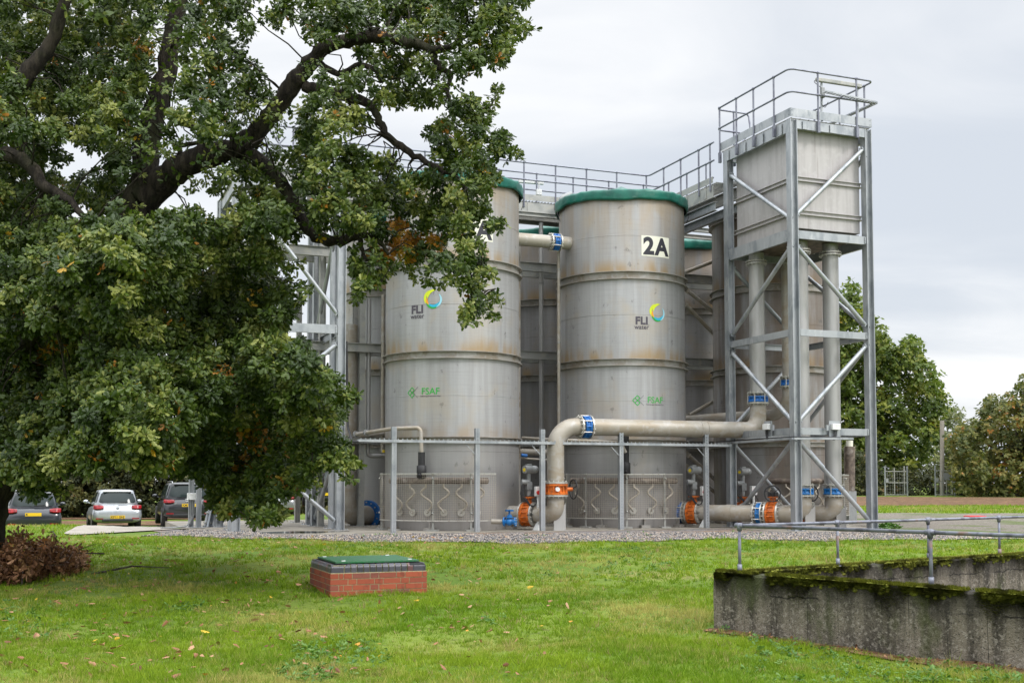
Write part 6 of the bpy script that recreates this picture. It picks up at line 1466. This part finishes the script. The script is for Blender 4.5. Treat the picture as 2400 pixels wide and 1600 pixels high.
GV = np.concatenate([f1[0], f2[0]]); o = np_mesh('far_grass', GV, np.arange(len(GV)).reshape(-1, 3), M['grass'], np.concatenate([f1[1], f2[1]])); tag(o, 'rough grass beside the car park and beyond the gravel', 'grass', kind='stuff')
# weeds: low leafy rosettes, in patches read off the photograph
def weeds():
    cs = []; 
    for px, py, r, n in ((1760, 1268, 60, 26), (2290, 1275, 60, 20), (1510, 1290, 45, 16), (1470, 1340, 60, 26), (1560, 1320, 40, 12), (890, 1270, 40, 26), (820, 1282, 30, 10), (1240, 1262, 30, 8), (790, 1545, 95, 60), (720, 1585, 50, 20), (430, 1420, 40, 14), (60, 1455, 90, 50), (1150, 1455, 30, 8), (720, 1530, 30, 8), (1830, 1500, 60, 20), (1900, 1560, 120, 60), (2150, 1580, 90, 50), (2330, 1590, 60, 30), (1500, 1272, 50, 20), (640, 1280, 40, 10), (1760, 1480, 60, 20), (2060, 1520, 40, 18), (1050, 1310, 30, 8), (1280, 1350, 30, 7), (340, 1290, 50, 8), (2200, 1270, 50, 12), (1380, 1300, 50, 8)):
        for _ in range(int(n*1.6)):
            a, q = rg.uniform(0, 2*PI), rg.random()**.6*r; g = gat(px+math.cos(a)*q*1.3, min(py+math.sin(a)*q*.5, 1600)); cs.append((g.x, g.y, g.z+rg.uniform(.0, .04)))
    cs = np.array(cs); k = free(cs[:, 0], cs[:, 1]); cs = cs[k]
    P, Fx, Rr = rosettes(cs, rg.normal(0, .25, (len(cs), 3))+np.array([0, 0, 1]), 8, .042, rg.uniform(.1, .9, len(cs)), rg, .7)
    o = np_mesh('lawn_weeds', P, Fx, M['weed'], Rr); tag(o, 'patches of leafy weeds in the lawn', 'weeds', kind='stuff')
weeds()
def litter(n, fn, size, name, lab, mt):
    cs = []
    while len(cs) < n:
        q = fn(); 
        if q is not None: cs.append(q)
    cs = np.array(cs); n = len(cs); P, Fx, Rr = leaves(cs, rg.normal(size=(n, 3))*np.array([1, 1, .3]), np.array([0, 0, 1.0])+rg.normal(0, .5, (n, 3)), size*rg.uniform(.6, 1.2, n), np.clip(rg.normal(.5, .3, n), 0, 1)); o = np_mesh(name, P, Fx, M[mt], Rr); tag(o, lab, 'leaves', kind='stuff')
def lf1():
    px = rg.uniform(-50, 1350) if rg.random() < .85 else rg.uniform(1200, 2400); py = 1262+330*rg.random()**1.9
    if rg.random() < (px/1500)**2: return None
    g = gat(px, py)
    if not free(np.array([g.x]), np.array([g.y]))[0]: return None
    return (g.x, g.y, g.z+.05)
litter(620, lf1, .080, 'fallen_leaves', 'fallen brown oak leaves scattered on the lawn', 'fallen')
def lf2():
    g = gat(rg.uniform(1500, 2400), 1466+rg.uniform(0, 1)*20); s = rg.uniform(0, 3.6); p = W0+d1*s-n1*rg.uniform(.02, .22); return (p.x, p.y, tz(p.x, p.y)+.012)
litter(700, lf2, .045, 'wall_foot_litter', 'dead leaf litter along the foot of the mossy wall', 'deadleaf')
sheet('wall_foot_soil', [W0-d1*.05-n1*.01, W0+d1*4.5+n1*.0], [W0+d1*.02-n1*.20, W0+d1*4.5-n1*.30], .016, M['soil'], 40, 3, .03)
# loose stones on the gravel
def stones(n):
    s = rg.random(n); a = np.array(gA_); x = rg.uniform(-8.2, 22, n); lo = grass_edge(x); y = lo+rg.random(n)**1.3*np.where(x > 10.5, 1.6, 3.4)+rg.normal(0, .05, n)
    rel = np.stack([x-O3.x, y-O3.y], -1); u = rel@np.array([U.x, U.y]); v = rel@np.array([V.x, V.y]); k = ~((u > -2.7) & (v > -5)) & ~((u > -5.3) & (v > 6.7) & (v < 10.4)); x, y = x[k], y[k]; n = len(x)
    r = rg.uniform(.010, .028, n); O = np.array([(1, 0, 0), (-1, 0, 0), (0, 1, 0), (0, -1, 0), (0, 0, .8), (0, 0, -.8)], float); jit = rg.uniform(.6, 1.3, (n, 6, 1)); q = rg.uniform(0, 2*PI, n)
    ca, sa = np.cos(q), np.sin(q); X = O[None, :, 0]*ca[:, None]-O[None, :, 1]*sa[:, None]; Yv = O[None, :, 0]*sa[:, None]+O[None, :, 1]*ca[:, None]
    P = np.stack([X, Yv, np.broadcast_to(O[None, :, 2], X.shape)], -1)*jit*r[:, None, None]+np.stack([x, y, terr(x, y)+.012+r*.4], -1)[:, None, :]
    f = np.array([(0, 2, 4), (2, 1, 4), (1, 3, 4), (3, 0, 4), (2, 0, 5), (1, 2, 5), (3, 1, 5), (0, 3, 5)]); Fx = (f[None]+(np.arange(n)*6)[:, None, None]).reshape(-1, 3)
    m, t, b = base_mat('loose_stone', (.25, .24, .23), .85); at_ = t.new('ShaderNodeAttribute', attribute_name='rnd').outputs['Fac']; c = t.mix(t.ramp(at_, 0, .6), C4((.07, .07, .075)), C4((.24, .225, .215))); c = t.mix(t.ramp(at_, .6, 1), c, C4((.45, .36, .28))); t.l.new(c, b.inputs['Base Color'])
    o = np_mesh('loose_stones', P.reshape(-1, 3), Fx, m, np.repeat(rg.random(n), 6)); tag(o, 'grey and brown loose stones of the gravel bed', 'gravel', kind='stuff')
stones(30000)

# ------------------------------------------------------------------ trees beyond
def far_tree(name, label, cat, P, holes, Y, depth, step, per, size, mt, base_px, trunk_r, lobes=0, group=None, mtb='bark2', ext=0):
    rgt = np.random.default_rng(abs(hash(label)) % 1000 if False else len(label)*7+int(Y))
    bx = (base_px*DS-1200)/F*Y; th = thing(name, label, cat, (bx, Y, tz(bx, Y)), group)
    pts = fill(P, holes, step, rgt, .5); CP, CDr, CR = [], [], []; rad = step*1.0*Y/F*DS
    for x, y in pts:
        for q in range(2):
            c = np.array(D(x, y, Y+rgt.normal(0, depth)*(1 if q else .5)-(depth*.5 if not q else 0))); n = max(3, int(per*rgt.uniform(.5, 1.3))); d = unit(rgt.normal(size=(n, 3)))*rgt.uniform(.3, 1, (n, 1))*rad
            CP.append(c+d); CDr.append(d/rad+np.array([0, -.3, .55])); CR.append(np.clip(rgt.normal(np.clip(rgt.normal(.42, .22), .05, .85), .1, n), 0, .97))
    for q in range(ext):   # back half of the crown
        x, y = pts[rgt.integers(len(pts))]; c = np.array(D(x, y, Y+depth*rgt.uniform(1, 3))); n = per; d = unit(rgt.normal(size=(n, 3)))*rad; CP.append(c+d); CDr.append(d/rad+np.array([0, 0, .5])); CR.append(rgt.uniform(.1, .8, n))
    Pv, Fv, Rv = rosettes(np.concatenate(CP), np.concatenate(CDr), 5, size, np.concatenate(CR), rgt, simple=True); np_mesh('crown', Pv, Fv, M[mt], Rv, th)
    mb = MB(); b = Vector((bx, Y, tz(bx, Y)-.2)); cx = float(np.mean(pts[:, 0])); cy = float(np.mean(pts[:, 1])); top = D((cx+base_px)/2, cy, Y)
    mb.tube([b, b.lerp(top, .5)+Vector(rgt.normal(0, .1, 3)), top], [trunk_r, trunk_r*.8, trunk_r*.45], 10)
    for q in range(16):
        x, y = pts[rgt.integers(len(pts))]; e = D(x, y, Y+rgt.normal(0, depth*.5)); s = b.lerp(top, rgt.uniform(.35, .95)); mb.tube([s, s.lerp(e, .5)+Vector((0, 0, .3)), e], [trunk_r*.4, trunk_r*.25, .02], 6, False)
    mb.build('trunk', M[mtb], th, fix=False); return th
far_tree('green_tree', 'tall bushy green tree rising behind the right side of the tower', 'tree', [(1860, 650), (1905, 700), (1945, 665), (1972, 650), (1985, 715), (2030, 755), (2060, 800), (2085, 785), (2112, 790), (2120, 830), (2150, 850), (2165, 895), (2178, 935), (2160, 975), (2172, 1010), (2140, 1040), (2150, 1075), (2100, 1090), (2060, 1120), (1980, 1125), (1880, 1130), (1850, 900)], [[(2120, 1050), (2140, 1050), (2130, 1075)]], 84, 2.0, 21, 13, .34, 'farleaf', 1985, .45, ext=150)
far_tree('turning_tree', 'brownish green bushy tree at the right edge of the view', 'tree', [(2185, 1135), (2195, 1060), (2180, 1010), (2215, 985), (2245, 955), (2255, 912), (2285, 893), (2312, 905), (2330, 880), (2365, 865), (2430, 880), (2430, 1145), (2190, 1145)], [], 74, 1.6, 20, 14, .26, 'brownleaf', 2330, .3, ext=110)
far_tree('pale_tree', 'hazy pale willow like tree between the green tree and the brown one', 'tree', [(2110, 1095), (2125, 1000), (2150, 950), (2185, 925), (2225, 945), (2262, 985), (2270, 1095)], [], 130, 2.0, 15, 9, .34, 'paleleaf', 2180, .3, ext=40)
far_tree('bramble_bush', 'low tangled bramble bush behind the two metal gates', 'bush', [(1990, 1145), (2010, 1085), (2080, 1080), (2150, 1075), (2200, 1050), (2250, 1080), (2330, 1100), (2420, 1100), (2420, 1148), (1990, 1145)], [], 79.5, 1.0, 16, 12, .2, 'hedgeleaf', 2120, .06, ext=60)
far_tree('yew_bush', 'dark evergreen bush low behind the tower legs', 'bush', [(1850, 1150), (1850, 1000), (1940, 1020), (1990, 1050), (2025, 1085), (2030, 1148)], [], 78, .8, 18, 12, .22, 'hedgeleaf', 1960, .1, ext=40)
hx = [(-120, 190), (150, 460), (420, 700), (660, 900)]
hn = ['far left stretch of dark tangled hedge behind the slate car', 'dark tangled hedge behind the silver hatchback', 'dark tangled hedge behind the black car and stair posts', 'dark tangled hedge seen between the left tower legs']
for (a, b), nm in zip(hx, hn):
    far_tree('hedge', nm, 'hedge', [(a, 1192), (a, 1015), ((a+b)/2, 1000), (b, 1015), (b, 1192)], [], 58, .9, 15, 17, .19, 'hedgeleaf', (a+b)/2, .12, ext=60, group='hedge sections behind the car park')
far_tree('green_tree', 'tree showing as a green tip between the left tower columns', 'tree', [(560, 1030), (600, 860), (680, 800), (730, 790), (770, 900), (800, 1030)], [], 95, 1.6, 24, 9, .36, 'farleaf', 690, .3)
# gates, pole and boards by the far trees
def gate(label, pxa, pxb, pm, y0, y1, Y, extra=None):
    a, b = at(pxa, y1, Y), at(pxb, y1, Y); a.z = b.z = tz(a.x, Y); h = at(pxa, y0, Y).z-a.z; t = thing('metal_gate', label, 'gate', tuple(a), 'open frame gates by the far trees')
    mb = MB(); 
    for p, w in ((a, .07), (b, .07)): mb = MB(); mb.bar(p, p+Zv*h, w, w, V); mb.build('gate_post', M['galv'], t, fix=False)
    mb = MB(); X = Vector((1, 0, 0))
    for f in (.05, .45, .83): mb.bar(a+Zv*h*f, b+Zv*h*f, .05, .05)
    m_ = a.lerp(b, pm); mb.bar(m_+Zv*.1, m_+Zv*h*.95, .05, .05, V); q = a.lerp(b, .87); mb.bar(q+Zv*.08, q+Zv*h, .06, .06, V); mb.build('gate_frame', M['galv_dull'], t, fix=False)
    mb = MB(); mb.hexa(a.lerp(b, .08)+Zv*h*.52-Vector((0, .05, 0)), X*.08, Vector((0, .03, 0)), Zv*.13); mb.build('lock_box', M['greybox'], t, fix=False)
    mb = MB(); nx = 9
    for i in range(1, nx): p = a.lerp(b, i/nx); mb.bar(p+Zv*.1, p+Zv*h*.83, .008, .008, V)
    for i in range(1, 7): mb.bar(a+Zv*h*.83*i/7, b+Zv*h*.83*i/7, .006, .006)
    mb.build('wire_infill', M['galv_dull'], t, fix=False)
gate('left metal mesh gate standing under the green tree', 2075, 2127, .42, 1092, 1163, 75); gate('right metal mesh gate with a grey board beside it', 2193, 2238, .35, 1090, 1162, 75)
t = thing('utility_pole', 'thin pale pole rising behind the right gate', 'pole', tuple(at(2208, 1150, 76.5))); mb = MB(); a = at(2208, 1155, 76.5); a.z = tz(a.x, a.y); mb.cyl(a, at(2208, 985, 76.5), .14, 10); mb.build('shaft', M['path'], t, fix=False)
for lab, px, py, w, h, m_, nm in (('pale notice board at the edge of the brown tree', 2272, 1111, .17, .22, 'white', 'notice_board'), ('grey notice board leaning on the right gate', 2219, 1116, .22, .24, 'greybox', 'notice_board')):
    c = at(px, py, 76); t = thing(nm, lab, 'board', (c.x, c.y, tz(c.x, c.y)), 'boards by the gates'); mb = MB(); mb.hexa(c, Vector((w, 0, 0)), Vector((0, .02, 0)), Zv*h); mb.build('panel', M[m_], t, fix=False); mb = MB(); mb.bar(Vector((c.x, c.y+.06, tz(c.x, c.y))), c+Vector((0, .06, h)), .06, .06, V); mb.build('post', M['galv_dull'], t, fix=False)
t = thing('exhaust_stack', 'dark rusty pipe stack beyond the outer tower leg', 'pipe', tuple(at(1991, 1150, 36.5))); a = at(1991, 1150, 36.5); mb = MB(); mb.cyl(a, at(1991, 1046, 36.5), .17, 16); mb.build('pipe', M['manifold'], t, fix=False); mb = MB(); mb.cyl(at(1991, 1048, 36.5), at(1991, 1032, 36.5), .11, 12); mb.build('cap', M['signface'], t, fix=False)
mb = MB(); mb.bar(Vector((a.x, a.y, 0)), a, .3, .3, V); mb.build('stand', M['greybox'], t, fix=False)
rt = thing('red_cover', 'small flat red cover lying on the far grass at right', 'cover', tuple(gat(2285, 1212))); q = gat(2285, 1212); mb = MB(); mb.hexa(q+Zv*.03, Vector((.28, 0, 0)), Vector((0, .3, 0)), Zv*.03); mb.build('panel', M['red'], rt, fix=False, bevel=.01)
q = gat(2078, 1239); rg2 = np.random.default_rng(3); tf = rg2.normal(0, .12, (120, 3))*np.array([1, 1, .3])+np.array([q.x, q.y, q.z+.06]); P_, F_, R__ = rosettes(tf, rg2.normal(0, .3, (120, 3))+np.array([0, 0, 1]), 5, .1, rg2.random(120)*.8, rg2, simple=True); o = np_mesh('grass_tuft', P_, F_, M['weed'], R__); tag(o, 'single green tuft growing in the pale gravel beyond the rail', 'grass tuft')

# ------------------------------------------------------------------ sky and light
W = bpy.data.worlds.new('World'); SC.world = W; W.use_nodes = True; nt = W.node_tree; bg = nt.nodes['Background']
t = NT(W); SUN_EL, SUN_AZ = R(42), R(125)   # azimuth measured clockwise from the view direction
sky = t.new('ShaderNodeTexSky', sky_type='NISHITA'); sky.sun_disc = False; sky.sun_elevation = SUN_EL; sky.sun_rotation = SUN_AZ; sky.air_density = 1; sky.dust_density = 2
geo = t.new('ShaderNodeTexCoord').outputs['Generated']; x, y, z = t.sep(geo); zc = t.math('MAXIMUM', z, 0.0); den = t.math('ADD', zc, .16)
cmb = t.new('ShaderNodeCombineXYZ'); t.l.new(t.math('DIVIDE', x, den), cmb.inputs[0]); t.l.new(t.math('DIVIDE', y, den), cmb.inputs[1]); cmb.inputs[2].default_value = 3.7
mp = t.new('ShaderNodeMapping'); t.l.new(cmb.outputs[0], mp.inputs[0]); mp.inputs['Scale'].default_value = (.7, 1.1, 1); mp.inputs['Rotation'].default_value = (0, 0, R(-14)); mp.inputs['Location'].default_value = (1.9, .6, 0)
n1_ = t.noise(mp.outputs[0], .55, 4, .5, .5); n2_ = t.noise(mp.outputs[0], 1.9, 6, .55, .8)
nn_ = t.math('ADD', t.math('MULTIPLY', n1_, .78), t.math('MULTIPLY', n2_, .22))
cl = t.mix(t.ramp(nn_, .36, .60), C4((.66, .705, .77)), C4((.98, .985, .99)))
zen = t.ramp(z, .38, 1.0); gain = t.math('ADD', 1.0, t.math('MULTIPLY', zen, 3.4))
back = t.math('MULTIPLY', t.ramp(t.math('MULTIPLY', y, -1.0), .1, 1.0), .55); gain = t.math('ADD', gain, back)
cl = t.mix(1.0, cl, t.new('ShaderNodeCombineXYZ').outputs[0], 'MULTIPLY') if False else cl
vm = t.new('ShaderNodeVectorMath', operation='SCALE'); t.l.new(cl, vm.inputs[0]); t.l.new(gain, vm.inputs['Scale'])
vs = t.new('ShaderNodeVectorMath', operation='SCALE'); t.l.new(sky.outputs[0], vs.inputs[0]); vs.inputs['Scale'].default_value = .10
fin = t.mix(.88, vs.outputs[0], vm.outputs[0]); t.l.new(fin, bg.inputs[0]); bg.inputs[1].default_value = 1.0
sd = bpy.data.lights.new('sun', 'SUN'); sd.energy = 1.5; sd.angle = R(14); sd.color = (1, .965, .92); so = bpy.data.objects.new('sun', sd); COL.objects.link(so)
dirv = Vector((math.sin(SUN_AZ)*math.cos(SUN_EL), math.cos(SUN_AZ)*math.cos(SUN_EL), math.sin(SUN_EL))); so.rotation_euler = dirv.to_track_quat('Z', 'Y').to_euler(); so.location = (20, -20, 30)
SC.view_settings.view_transform = 'Standard'; SC.view_settings.look = 'None'; SC.view_settings.exposure = 0.2; SC.view_settings.gamma = 1
SC.cycles.max_bounces = 8; SC.cycles.transparent_max_bounces = 4; SC.cycles.caustics_reflective = False; SC.cycles.caustics_refractive = False
# thin puddle on the slab in front of the left tower
m_, t_, b_ = base_mat('puddle_water', (.035, .035, .03), .04); M['puddle'] = m_
mb = MB(); q = site(-4.6, -1.2); n_ = 40; mb.add([(q+V*(1.5*math.cos(2*PI*k/n_)*(1+.2*math.sin(3*2*PI*k/n_)))+U*(.55*math.sin(2*PI*k/n_)*(1+.25*math.sin(5*2*PI*k/n_+1)))+Vector((0, 0, SLABZ+.004))) for k in range(n_)], [tuple(range(n_))]); o = mb.build('puddle', M['puddle'], fix=False); tag(o, kind='structure')
